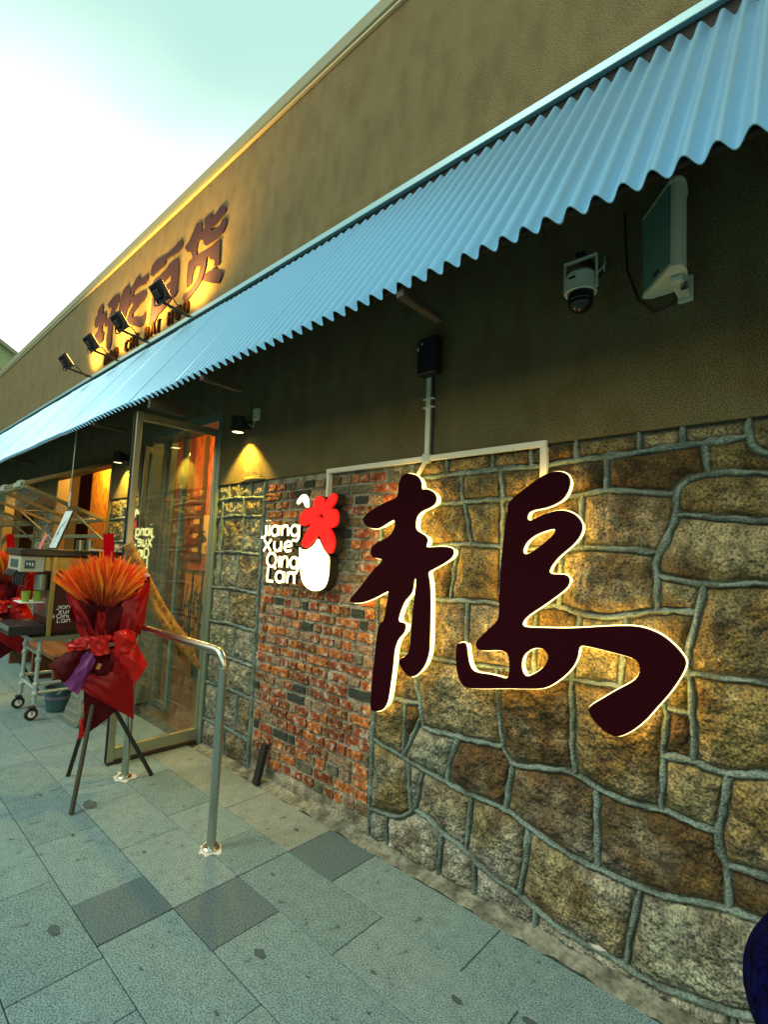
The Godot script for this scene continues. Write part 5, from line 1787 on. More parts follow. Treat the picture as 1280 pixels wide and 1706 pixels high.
	var bx := ax.cross(Vector3.UP).normalized()
	lathe(st, (L as Callable).call(-0.12, 1.05, -0.02), [Vector2(0.022, 0.0), Vector2(0.05, 0.07), Vector2(0.075, 0.125), Vector2(0.079, 0.13), Vector2(0.072, 0.12)], 26, Basis(bx, ax, bx.cross(ax)))
	part(t, "paper_funnel", st, M.paper_maroon)
	st = mb(true)
	for s in 5:
		var c: Vector3 = (L as Callable).call(-0.12 + 0.035 * s, 0.925 + 0.012 * sin(s * 2.3), 0.09)
		lathe(st, c, [Vector2(0.0, -0.022), Vector2(0.015, -0.014), Vector2(0.022, 0.0), Vector2(0.015, 0.015), Vector2(0.0, 0.022)], 10, Basis(Vector3(1, 0.3, 0).normalized(), 0.5 * s))
	part(t, "ribbon_knot", st, M.paper_bright)
	st = mb(false)
	for g in [[-0.115, 0.765, 0.03, 0.045], [-0.055, 0.762, 0.022, 0.036], [-0.10, 0.748, 0.012, 0.02]]:
		box(st, (L as Callable).call(g[0], g[1], 0.096), Vector3(g[2], g[3], 0.001), Basis(u, Vector3.UP, n) * Basis(Vector3.BACK, g[0] * 6.0))
	part(t, "gold_mark", st, M.gold_print)
	twin(t, Vector3(-2.52, 0, 0.03), "tripod flower stand with orange plume behind the drinks cart, at the photo's edge")

func drinks_cart() -> void:
	var t := thing("drinks_cart", "wheeled cart of galvanised tubes carrying the dark red drinks machine", "cart", Vector3(-5.4, 0, 0.6))
	var st := mb(true)
	var xs := [-5.186, -5.632]
	var zs := [0.78, 0.40]
	for x in xs:
		for z in zs:
			st = mb(true)
			tube(st, [Vector3(x, 0.125, z), Vector3(x, 0.66, z)], 0.017, 10)
			var leg := part(t, "leg", st, M.galvanised)
			st = mb(true)
			for y in [0.215, 0.29, 0.50, 0.575]:
				st = mb(true)
				tube(st, [Vector3(x, y - 0.016, z), Vector3(x, y + 0.016, z)], 0.025, 10)
				box(st, Vector3(x + 0.025, y, z + 0.01), Vector3(0.05, 0.026, 0.03), Basis.IDENTITY, 0.004)
				part(leg, "clamp", st, M.galvanised)
			st = mb(true)
			var c := Vector3(x + 0.03, 0.052, z + 0.02)
			var wheel := Basis(Vector3(0.35, 0, 0.94), Vector3(0.94, 0, -0.35), Vector3(0, 1, 0))
			wheel = Basis(Vector3(0, 0, 1), Vector3(0.93, 0, -0.36).normalized(), Vector3(0, 0, 1).cross(Vector3(0.93, 0, -0.36).normalized())).orthonormalized()
			lathe(st, c, [Vector2(0.0, -0.013), Vector2(0.030, -0.013), Vector2(0.048, -0.015), Vector2(0.051, -0.008), Vector2(0.051, 0.008), Vector2(0.048, 0.015), Vector2(0.030, 0.013), Vector2(0.0, 0.013)], 24, wheel)
			var cw := part(t, "caster", st, M.black)
			st = mb(true)
			lathe(st, c, [Vector2(0.0, 0.0165), Vector2(0.010, 0.0165), Vector2(0.0105, 0.0145), Vector2(0.022, 0.0145), Vector2(0.028, 0.0150), Vector2(0.028, 0.0135)], 20, wheel)
			part(cw, "hub", st, M.lettering_white)
			st = mb(false)
			var ay: Vector3 = wheel.y
			box(st, c + Vector3(0, 0.055, 0) + ay * 0.0, Vector3(0.05, 0.02, 0.05), Basis.IDENTITY, 0.004)
			for s in [-1.0, 1.0]:
				bar(st, c + ay * 0.021 * s + Vector3(0, -0.005, 0), c + ay * 0.021 * s + Vector3(-0.01, 0.06, 0), 0.03, 0.003)
			part(cw, "fork", st, M.black)
	for run in [[Vector3(xs[0], 0.215, 0.40), Vector3(xs[0], 0.215, 0.78)], [Vector3(xs[0], 0.29, 0.40), Vector3(xs[0], 0.29, 0.78)], [Vector3(xs[1], 0.29, 0.40), Vector3(xs[1], 0.29, 0.78)], [Vector3(xs[0], 0.25, 0.78), Vector3(xs[1], 0.25, 0.78)], [Vector3(xs[0], 0.25, 0.40), Vector3(xs[1], 0.25, 0.40)], [Vector3(xs[0], 0.55, 0.78), Vector3(xs[1], 0.55, 0.78)], [Vector3(xs[0], 0.55, 0.40), Vector3(xs[1], 0.55, 0.40)], [Vector3(xs[0], 0.27, 0.38), Vector3(xs[0] + 0.02, 0.275, 0.12)]]:
		st = mb(true)
		tube(st, run, 0.014, 8)
		part(t, "cross_tube", st, M.galvanised)
	st = mb(false)
	wall_box(st, -5.70, -5.13, 0.662, 0.70, 0.30, 0.86, 0.004)
	part(t, "table_top", st, M.machine_steel)
	# the machine on it
	var m := thing("drinks_machine", "tall drinks machine with dark red logo panel and cream control head", "drinks machine", Vector3(-5.4, 0.70, 0.6))
	st = mb(false)
	wall_box(st, -5.64, -5.168, 0.725, 1.26, 0.40, 0.745, 0.004)
	part(m, "body", st, M.machine_red)
	st = mb(false)
	wall_box(st, -5.167, -5.155, 0.735, 1.255, 0.405, 0.715, 0.002)
	var pan := part(m, "logo_panel", st, M.machine_red)
	var xf := Transform3D(Basis(Vector3(0, 0, -1), Vector3.UP, Vector3(1, 0, 0)), Vector3(-5.1545, 0, 0))
	for wd in [["jian", -0.690, 0.932, 0.115, 0.030], ["Xue", -0.672, 0.890, 0.105, 0.030], ["Qing", -0.682, 0.850, 0.125, 0.030], ["Lan", -0.676, 0.810, 0.110, 0.030]]:
		for l in word(wd[0], Vector2(wd[1], wd[2]), wd[3], wd[4], 0.10, 0.0, 0.0015, xf):
			part(pan, "letter", l, M.lettering_white)
	st = mb(false)
	box(st, Vector3(-5.1535, 0.868, 0.706), Vector3(0.002, 0.040, 0.006))
	box(st, Vector3(-5.1533, 0.868, 0.706), Vector3(0.002, 0.006, 0.024))
	box(st, Vector3(-5.1535, 1.03, 0.60), Vector3(0.002, 0.008, 0.035))
	part(pan, "mark", st, M.lettering_white)
	for z in [0.735, 0.39]:
		st = mb(false)
		wall_box(st, -5.178, -5.142, 0.70, 1.39, z - 0.018, z + 0.018, 0.003)
		part(m, "corner_post", st, M.machine_gold)
	st = mb(false)
	wall_box(st, -5.66, -5.19, 1.262, 1.388, 0.36, 0.80, 0.004)
	part(m, "upper_band", st, M.machine_gold)
	st = mb(false)
	wall_box(st, -5.60, -5.17, 1.255, 1.392, 0.805, 0.985, 0.006)
	var head := part(m, "control_head", st, M.machine_cream)
	st = mb(false)
	wall_box(st, -5.5, -5.25, 1.29, 1.36, 0.986, 0.99, 0.001)
	wall_box(st, -5.169, -5.165, 1.285, 1.355, 0.88, 0.955, 0.001)
	part(head, "display", st, M.bucket_teal)
	st = mb(false)
	for k in 3:
		wall_box(st, -5.166, -5.1635, 1.305 + 0.006 * k, 1.335, 0.893 + 0.02 * k, 0.903 + 0.02 * k)
	part(head, "display_digit", st, M.lettering_white)
	for k in 4:
		st = mb(true)
		var x := -5.22 - 0.09 * k
		tube(st, [Vector3(x, 1.25, 0.93), Vector3(x, 1.20, 0.95), Vector3(x, 1.14, 0.95)], 0.013, 8)
		tube(st, [Vector3(x, 1.27, 0.995), Vector3(x, 1.22, 1.03)], 0.010, 8)
		part(m, "tap", st, M.black)
	st = mb(true)
	lathe(st, Vector3(-5.25, 1.10, 0.80), [Vector2(0.045, 0.0), Vector2(0.052, 0.0), Vector2(0.055, 0.13), Vector2(0.045, 0.13)], 20)
	part(m, "canister", st, M.machine_steel)
	st = mb(false)
	wall_box(st, -5.60, -5.19, 0.86, 1.09, 0.748, 0.757)
	part(m, "splash_back", st, M.machine_steel)
	st = mb(false)
	wall_box(st, -5.66, -5.15, 0.72, 0.80, 0.76, 1.02, 0.006)
	var tray := part(m, "drip_tray", st, M.black)
	st = mb(false)
	wall_box(st, -5.665, -5.145, 0.765, 0.803, 1.021, 1.03, 0.002)
	part(tray, "tray_edge", st, M.machine_steel)
	st = mb(false)
	wall_box(st, -5.68, -5.13, 1.396, 1.452, 0.17, 1.0, 0.006)
	part(m, "black_top", st, M.black_gloss)
	st = mb(false)
	wall_box(st, -5.45, -5.20, 0.985, 0.993, 0.77, 0.95, 0.002)
	part(m, "cup_shelf", st, M.lettering_white)
	var cu := thing("paper_cup", "green paper cup on the small white shelf of the drinks machine", "cup", Vector3(-5.27, 0.994, 0.90), "cups on the machine shelf")
	st = mb(true)
	lathe(st, Vector3(-5.27, 0.994, 0.90), [Vector2(0.0, 0.0), Vector2(0.027, 0.0), Vector2(0.036, 0.09), Vector2(0.033, 0.09), Vector2(0.025, 0.006)], 20)
	part(cu, "cup_body", st, M.cup_green)
	twin(cu, Vector3(-0.02, 0, -0.09), "darker green paper cup at the back of the machine shelf")
	# bits on the top
	var b := thing("leaning_picture", "pale blue framed picture leaning back on the black machine top", "picture board", Vector3(-5.3, 1.452, 0.68))
	st = mb(false)
	var lean := Basis(Vector3.RIGHT, deg_to_rad(-17.0))
	box(st, Vector3(-5.30, 1.64, 0.670), Vector3(0.22, 0.375, 0.012), lean, 0.002)
	part(b, "frame", st, M.black)
	st = mb(false)
	box(st, Vector3(-5.30, 1.64, 0.670) + lean * Vector3(0, 0, 0.0065), Vector3(0.205, 0.36, 0.003), lean)
	var pr := part(b, "print", st, M.poster_board)
	st = mb(true)
	var o := Vector3(-5.30, 1.64, 0.670)
	var line := []
	for k in 14:
		var s := k / 13.0
		line.append(o + lean * Vector3(0.045 - 0.09 * s + 0.02 * sin(s * 9.0), 0.10 - 0.16 * s, 0.0095))
	tube(st, line, [0.001, 0.002, 0.003, 0.004, 0.004, 0.003, 0.004, 0.005, 0.006, 0.006, 0.007, 0.006, 0.004, 0.002], 5)
	tube(st, [o + lean * Vector3(0.0, 0.03, 0.0095), o + lean * Vector3(0.05, 0.035, 0.0095), o + lean * Vector3(0.06, 0.02, 0.0095)], 0.002, 5)
	for k in 18:
		var a0 := TAU * k / 18.0
		var a1 := TAU * (k + 1) / 18.0
		tube(st, [o + lean * Vector3(-0.03 + 0.038 * cos(a0), -0.055 + 0.03 * sin(a0), 0.0095), o + lean * Vector3(-0.03 + 0.038 * cos(a1), -0.055 + 0.03 * sin(a1), 0.0095)], 0.0015, 4)
	tube(st, [o + lean * Vector3(0.0, -0.10, 0.0095), o + lean * Vector3(-0.03, -0.15, 0.0095)], 0.0015, 4)
	part(pr, "brush_drawing", st, M.poster_blue)
	var pk := thing("folded_leaflet", "pink and white folded leaflet standing beside the leaning picture", "leaflet", Vector3(-5.5, 1.452, 0.72))
	st = mb(false)
	box(st, Vector3(-5.50, 1.52, 0.76), Vector3(0.10, 0.14, 0.003), Basis(Vector3.RIGHT, -0.3))
	part(pk, "front_sheet", st, M.pink_paper)
	st = mb(false)
	box(st, Vector3(-5.50, 1.52, 0.70), Vector3(0.10, 0.14, 0.003), Basis(Vector3.RIGHT, 0.35))
	part(pk, "back_sheet", st, M.poster_board)
	var bt := thing("steel_tin", "pair of pale steel tins behind the leaning picture", "tin", Vector3(-5.4, 1.452, 0.45))
	for z in [0.50, 0.42]:
		st = mb(true)
		lathe(st, Vector3(-5.32, 1.452, z), [Vector2(0.0, 0.0), Vector2(0.032, 0.0), Vector2(0.032, 0.10), Vector2(0.0, 0.10)], 16)
		part(bt, "tin_body", st, M.machine_steel)
	var br := thing("small_bottle", "tiny dark bottle standing near the far end of the black top", "bottle", Vector3(-5.3, 1.452, 0.30))
	st = mb(true)
	lathe(st, Vector3(-5.25, 1.452, 0.31), [Vector2(0.0, 0.0), Vector2(0.018, 0.0), Vector2(0.018, 0.04), Vector2(0.007, 0.06), Vector2(0.007, 0.085), Vector2(0.0, 0.085)], 14)
	part(br, "glass_body", st, M.black_gloss)
	st = mb(false)
	wall_box(st, -5.30, -5.20, 1.453, 1.468, 0.22, 0.42, 0.002)
	part(br, "saucer", st, M.lettering_white)

func odds_and_ends() -> void:
	var t := thing("pull_rod", "thin white pull rod hanging from under the awning above the cart", "pull rod", Vector3(-5.40, 1.86, 0.60))
	var st := mb(true)
	tube(st, [Vector3(-5.40, 2.62, 0.60), Vector3(-5.40, 1.90, 0.60)], 0.004, 6)
	part(t, "rod", st, M.cream_plastic)
	st = mb(true)
	tube(st, [Vector3(-5.40, 2.0, 0.60), Vector3(-5.40, 1.94, 0.60), Vector3(-5.40, 1.86, 0.60)], [0.007, 0.010, 0.006], 8)
	part(t, "grip", st, M.lettering_white)
	# bucket
	t = thing("bucket", "dark teal plastic bucket with purple band under the cart", "bucket", Vector3(-5.33, 0.0, 0.56))
	st = mb(true)
	lathe(st, Vector3(-5.33, 0.004, 0.56), [Vector2(0.0, 0.0), Vector2(0.082, 0.0), Vector2(0.086, 0.01), Vector2(0.108, 0.20), Vector2(0.114, 0.202), Vector2(0.114, 0.212), Vector2(0.104, 0.210), Vector2(0.080, 0.02), Vector2(0.0, 0.02)], 28)
	part(t, "tub", st, M.bucket_teal)
	st = mb(true)
	lathe(st, Vector3(-5.33, 0.004, 0.56), [Vector2(0.0985, 0.105), Vector2(0.1015, 0.108), Vector2(0.1035, 0.128), Vector2(0.1015, 0.131)], 28)
	part(t, "band", st, M.bucket_purple)
	st = mb(true)
	var arc := []
	for k in 11:
		var a := PI * k / 10.0
		arc.append(Vector3(-5.33 + 0.112 * cos(a), 0.195 - 0.09 * sin(a) * 0.6, 0.56 + 0.112 * sin(a) * 0.6))
	tube(st, arc, 0.004, 6)
	part(t, "handle", st, M.lettering_white)
	# ridged metal board
	t = thing("ridged_board", "grey ridged metal board with wavy edge leaning beside the bucket", "metal board", Vector3(-4.86, 0.0, 0.60))
	var outline := PackedVector2Array([Vector2(-0.165, 0.0), Vector2(0.155, 0.0), Vector2(0.172, 0.02), Vector2(0.172, 0.10), Vector2(0.155, 0.14), Vector2(0.115, 0.165), Vector2(0.10, 0.19), Vector2(0.13, 0.235), Vector2(0.13, 0.27), Vector2(0.095, 0.305), Vector2(0.02, 0.33), Vector2(-0.07, 0.335), Vector2(-0.10, 0.32)])
	var lean := Transform3D(Basis(Vector3.UP, deg_to_rad(4.0)) * Basis(Vector3.RIGHT, deg_to_rad(-14.0)), Vector3(-4.86, 0.006, 0.60))
	st = mb(false)
	plate(st, soften(outline, 1), [], -0.02, 0.0, lean)
	var board := part(t, "plate", st, M.aluminium)
	for k in 5:
		st = mb(true)
		var y := 0.035 + 0.06 * k
		var half := 0.125 if k < 2 else 0.085
		var off := 0.0 if k < 2 else -0.03
		tube(st, [lean * Vector3(-half + off, y, 0.001), lean * Vector3(half + off, y, 0.001)], 0.009, 8)
		for i in 9:
			box(st, lean * Vector3(lerpf(-half, half, i / 8.0) + off, y - 0.026, 0.0015), Vector3(0.009, 0.010, 0.003), lean.basis)
		part(board, "ridge", st, M.aluminium)
	# bench behind the cart
	t = thing("wooden_bench", "low dark wooden bench under the window beyond the cart", "bench", Vector3(-6.9, 0.0, 0.35))
	st = mb(false)
	wall_box(st, -8.0, -5.85, 0.34, 0.385, 0.18, 0.48, 0.004)
	part(t, "seat", st, M.bench_wood)
	for x in [-7.74, -6.73, -5.95]:
		st = mb(false)
		wall_box(st, x - 0.03, x + 0.03, 0.0, 0.339, 0.20, 0.45, 0.004)
		part(t, "leg", st, M.bench_wood)
	# black block against the brick
	t = thing("door_stop", "short black block leaning against the foot of the brick patch", "door stop", Vector3(-2.845, 0.0, 0.06))
	st = mb(false)
	box(st, Vector3(-2.845, 0.128, 0.065), Vector3(0.052, 0.25, 0.034), Basis(Vector3.RIGHT, deg_to_rad(-11.0)) * Basis(Vector3.BACK, deg_to_rad(-3.0)), 0.003)
	part(t, "block", st, M.black)
	t = thing("cable_clip", "small black clip on the stone joint beside the tall character", "clip", Vector3(-1.44, 1.54, 0.0))
	st = mb(false)
	box(st, Vector3(-1.435, 1.545, 0.02), Vector3(0.016, 0.01, 0.03), Basis(Vector3.BACK, 0.4), 0.002)
	part(t, "clip_body", st, M.black)
	# pale paint splash at the foot of the wall
	st = mb(true)
	blob_patch(st, Vector2(-0.72, 0.075), 0.038, 0.03, 0.008)
	var o := part(self, "plaster_splash", st, M.dust)
	o.position.z = 0.004
	tag(o, "small pale plaster splash stuck at the foot of the stone wall", "plaster splash")

func shop_inside() -> void:
	var lamps := [Vector3(-6.3, 2.75, -0.95), Vector3(-8.6, 2.75, -0.5), Vector3(-4.6, 2.75, -0.8)]
	var labels := ["warm pendant bulb inside the shop, seen through the doorway", "warm pendant bulb inside the shop, beyond the open window", "warm pendant bulb just inside the door head"]
	var first: Node3D
	for i in 3:
		var p: Vector3 = lamps[i]
		if i == 0:
			first = thing("pendant_lamp", labels[0], "pendant lamp", p, "bulbs inside the shop")
			var st := mb(true)
			var prof := []
			for k in 9:
				var a := PI * k / 8.0
				prof.append(Vector2(0.035 * sin(a), -0.035 * cos(a)))
			lathe(st, p, prof, 16)
			part(first, "bulb", st, M.bulb_glow)
			st = mb(true)
			tube(st, [p + Vector3(0, 0.038, 0), p + Vector3(0, 0.10, 0)], 0.016, 8)
			tube(st, [p + Vector3(0, 0.10, 0), Vector3(p.x, 3.4, p.z)], 0.003, 5)
			part(first, "cord", st, M.black)
		else:
			twin(first, p - lamps[0], labels[i])
		var l := OmniLight3D.new()
		l.name = numbered(self, "pendant_light")
		l.position = p
		l.light_color = Color(1.0, 0.74, 0.36)
		l.light_energy = [1.5, 0.9, 0.3][i]
		l.light_size = 0.035
		l.omni_range = 14.0
		l.omni_attenuation = 2.0
		l.shadow_enabled = true
		add_child(l, true)
	# poster: cream sheet with a dark pointed shape and an 8
	var t := thing("wall_poster", "cream poster with dark pointed shape on the orange wall inside", "poster", Vector3(-6.98, 1.5, -1.6))
	var st := mb(false)
	wall_box(st, -7.25, -6.70, 1.45, 2.02, -1.594, -1.586)
	var pap := part(t, "sheet", st, M.poster_paper)
	st = mb(false)
	plate(st, PackedVector2Array([Vector2(-7.07, 1.98), Vector2(-7.0, 1.83), Vector2(-6.86, 1.76), Vector2(-6.96, 1.755), Vector2(-6.82, 1.68), Vector2(-6.83, 1.63), Vector2(-6.95, 1.60), Vector2(-7.12, 1.62), Vector2(-7.18, 1.66), Vector2(-7.08, 1.73)]), [], -1.5855, -1.5835)
	part(pap, "printed_shape", st, M.poster_ink)
	st = mb(true)
	for r in [[1.545, 0.018], [1.508, 0.021]]:
		var ring := []
		for k in 13:
			ring.append(Vector3(-6.83 + r[1] * cos(TAU * k / 12.0) * 0.8, r[0] + r[1] * sin(TAU * k / 12.0), -1.585))
		tube(st, ring, 0.004, 5, false)
	part(pap, "figure_eight", st, M.poster_ink)
	# leaf screen
	t = thing("leaf_screen", "amber folding screen with black twigs and leaves inside the doorway", "screen", Vector3(-6.65, 0.0, -1.4))
	st = mb(false)
	wall_box(st, -7.03, -6.24, 0.06, 1.2, -1.412, -1.40)
	part(t, "panel", st, M.screen_amber)
	st = mb(false)
	for x in [-7.03, -6.77, -6.50, -6.24]:
		wall_box(st, x - 0.012, x + 0.012, 0.0, 1.215, -1.41, -1.385)
	wall_box(st, -7.018, -6.252, 1.2005, 1.22, -1.41, -1.386)
	part(t, "frame", st, M.leaf_black)
	for k in 46:
		st = mb(false)
		var lx := lerpf(-6.98, -6.29, rng.randf())
		var ly := 0.2 + rng.randf() * 0.9 * (0.6 + 0.4 * rng.randf())
		var oval := PackedVector2Array()
		var ang := rng.randf() * TAU
		for i in 9:
			var a := TAU * i / 9.0
			oval.append(Vector2(lx, ly) + Vector2(cos(a) * 0.045, sin(a) * 0.024).rotated(ang))
		plate(st, oval, [], -1.399, -1.392 - 0.004 * rng.randf())
		part(t, "leaf", st, M.leaf_black)
	st = mb(true)
	for k in 6:
		var x := -6.95 + k * 0.13
		tube(st, [Vector3(x, 0.06, -1.393), Vector3(x + 0.05, 0.4, -1.393), Vector3(x - 0.03, 0.7, -1.393), Vector3(x + 0.06, 1.0, -1.393)], 0.006, 5)
	part(t, "twig", st, M.leaf_black)
	# pot on the floor inside
	t = thing("plant_pot", "dark round pot standing on the shop floor by the screen", "pot", Vector3(-5.9, 0.0, -1.1))
	st = mb(true)
	lathe(st, Vector3(-5.75, 0.0, -1.05), [Vector2(0.0, 0.0), Vector2(0.10, 0.0), Vector2(0.135, 0.26), Vector2(0.145, 0.265), Vector2(0.145, 0.285), Vector2(0.12, 0.28), Vector2(0.09, 0.2), Vector2(0.0, 0.2)], 22)
	part(t, "pot_body", st, M.interior_dark)

func neighbour() -> void:
	var op := thing("added_sky_blocker", "unseen long dark block added behind the camera to cut off low sky", "building", Vector3(-6.0, 0.0, 15.0))  # added, unseen: blocks low sky to darken the wall under the awning
	var ws := mb(false)
	wall_box(ws, -45.0, 30.0, 0.0, 4.6, 15.0, 22.0)
	part(op, "wall", ws, M.sky_blocker_wall)
	ws = mb(false)
	wall_box(ws, -45.3, 30.3, 4.602, 4.85, 14.7, 22.3, 0.02)
	part(op, "roof", ws, M.coping)
	for k in 14:
		ws = mb(false)
		wall_box(ws, -42.0 + k * 5.0, -39.6 + k * 5.0, 1.0, 3.0, 14.96, 14.995, 0.01)
		part(op, "window", ws, M.black_gloss)
	var t := thing("neighbour_house", "green grey gabled house end showing beyond the far end of the shop", "house", Vector3(-20.0, 0.0, -2.0))
	var st := mb(false)
	# gable wall facing the street end, as a plate in the y-z plane
	var xf := Transform3D(Basis(Vector3(0, 0, 1), Vector3(0, 1, 0), Vector3(-1, 0, 0)), Vector3(-17.0, 0, 0))
	plate(st, PackedVector2Array([Vector2(-6.0, 0.0), Vector2(9.2, 0.0), Vector2(9.2, 3.6), Vector2(1.6, 8.2), Vector2(-0.6, 6.95), Vector2(-1.0, 6.65), Vector2(-6.0, 3.6)]), [], 0.0, 8.0, xf)
	part(t, "wall", st, M.neighbour_wall)
	st = mb(false)
	bar(st, Vector3(-16.9, 8.3, 1.7), Vector3(-16.9, 6.68, -1.05), 0.10, 0.10)
	part(t, "roof_edge", st, M.coping)
	st = mb(false)
	wall_box(st, -16.99, -16.96, 6.05, 6.25, -0.95, -0.45)
	part(t, "window", st, M.black_gloss)

# ------------------------------------------------------------------ the onlooker at the right edge
func person() -> void:
	var root := thing("person", "person in navy clothes standing by the stone wall, only the hip in the frame", "person", Vector3(0.13, 0.0, 0.88))
	# joints: (place, radius); x along the wall, z to the street; looks at the wall (-z)
	var hip := Vector3(0.13, 0.93, 0.88)
	var j := {
		"pelvis": [hip, 0.150], "belly": [hip + Vector3(0, 0.14, 0.0), 0.145], "chest": [hip + Vector3(0, 0.36, -0.01), 0.150], "collar": [hip + Vector3(0, 0.50, 0.0), 0.105],
		"neck": [hip + Vector3(0, 0.58, -0.01), 0.055],
		"hip_a": [hip + Vector3(-0.115, -0.06, 0.0), 0.112], "knee_a": [Vector3(0.03, 0.49, 0.85), 0.068], "ankle_a": [Vector3(0.03, 0.09, 0.89), 0.052], "toe_a": [Vector3(0.02, 0.035, 0.73), 0.036],
		"hip_b": [hip + Vector3(0.10, -0.06, 0.0), 0.105], "knee_b": [Vector3(0.24, 0.49, 0.84), 0.066], "ankle_b": [Vector3(0.25, 0.09, 0.88), 0.050], "toe_b": [Vector3(0.27, 0.035, 0.72), 0.036],
		"sh_a": [hip + Vector3(-0.165, 0.45, 0.0), 0.075], "elbow_a": [hip + Vector3(-0.195, 0.17, 0.04), 0.062], "wrist_a": [hip + Vector3(-0.165, -0.02, -0.13), 0.048],
		"sh_b": [hip + Vector3(0.165, 0.45, 0.0), 0.075], "elbow_b": [hip + Vector3(0.235, 0.17, 0.05), 0.058], "wrist_b": [hip + Vector3(0.18, -0.02, -0.13), 0.046]}
	var bones := [["pelvis", "belly"], ["belly", "chest"], ["chest", "collar"], ["collar", "neck"], ["pelvis", "hip_a"], ["hip_a", "knee_a"], ["knee_a", "ankle_a"], ["pelvis", "hip_b"], ["hip_b", "knee_b"], ["knee_b", "ankle_b"], ["collar", "sh_a"], ["sh_a", "elbow_a"], ["elbow_a", "wrist_a"], ["collar", "sh_b"], ["sh_b", "elbow_b"], ["elbow_b", "wrist_b"]]
	j["seat"] = [hip + Vector3(0.0, -0.09, 0.075), 0.135]
	bones.append(["pelvis", "seat"])
	bones.append(["seat", "hip_a"])
	part(root, "clothed_body", skin_of(j, bones, 0.016, 0.035), M.navy)
	var shoes := {"a0": [Vector3(0.03, 0.06, 0.91), 0.050], "a1": [Vector3(0.02, 0.040, 0.74), 0.040], "b0": [Vector3(0.25, 0.06, 0.90), 0.050], "b1": [Vector3(0.27, 0.040, 0.73), 0.040]}
	part(root, "shoe", skin_of(shoes, [["a0", "a1"]], 0.010, 0.01), M.black)
	part(root, "shoe", skin_of(shoes, [["b0", "b1"]], 0.010, 0.01), M.black)
	# head with face towards the wall
	var hc := hip + Vector3(0, 0.72, -0.02)
	var hd := {"skull": [hc + Vector3(0, 0.03, 0.015), 0.086], "brow": [hc + Vector3(0, 0.02, -0.03), 0.072], "jaw": [hc + Vector3(0, -0.065, -0.035), 0.050], "chin": [hc + Vector3(0, -0.088, -0.062), 0.024], "neck": [hc + Vector3(0, -0.15, 0.015), 0.052], "nose_a": [hc + Vector3(0, 0.005, -0.098), 0.010], "nose_b": [hc + Vector3(0, -0.03, -0.112), 0.013], "ear_l": [hc + Vector3(-0.083, -0.01, 0.012), 0.018], "ear_l2": [hc + Vector3(-0.083, -0.04, 0.006), 0.012], "ear_r": [hc + Vector3(0.083, -0.01, 0.012), 0.018], "ear_r2": [hc + Vector3(0.083, -0.04, 0.006), 0.012], "lip_a": [hc + Vector3(-0.018, -0.058, -0.086), 0.009], "lip_b": [hc + Vector3(0.018, -0.058, -0.086), 0.009]}
	var head := part(root, "head", skin_of(hd, [["skull", "brow"], ["skull", "jaw"], ["jaw", "chin"], ["skull", "neck"], ["nose_a", "nose_b"], ["ear_l", "ear_l2"], ["ear_r", "ear_r2"], ["lip_a", "lip_b"]], 0.007, 0.014), M.skin)
	var st := mb(true)
	for s in [-1.0, 1.0]:
		var c := hc + Vector3(0.031 * s, 0.004, -0.088)
		var prof := []
		for k in 7:
			var a := PI * k / 6.0
			prof.append(Vector2(0.013 * sin(a), -0.013 * cos(a)))
		lathe(st, c, prof, 12)
	part(head, "eye", st, M.black_gloss)
	var hr := {"a": [hc + Vector3(0, 0.055, 0.03), 0.094], "b": [hc + Vector3(0, -0.03, 0.062), 0.070], "c": [hc + Vector3(0, 0.085, -0.045), 0.055]}
	part(root, "hair", skin_of(hr, [["a", "b"], ["a", "c"]], 0.009, 0.02), M.hair)
	# built facing the wall, then the whole figure is turned to look along it
	root.rotation.y = deg_to_rad(-90.0)
	root.position = Vector3(0.074, -0.05, 0.90)
	root.scale = Vector3(1.04, 1.0, 1.04)

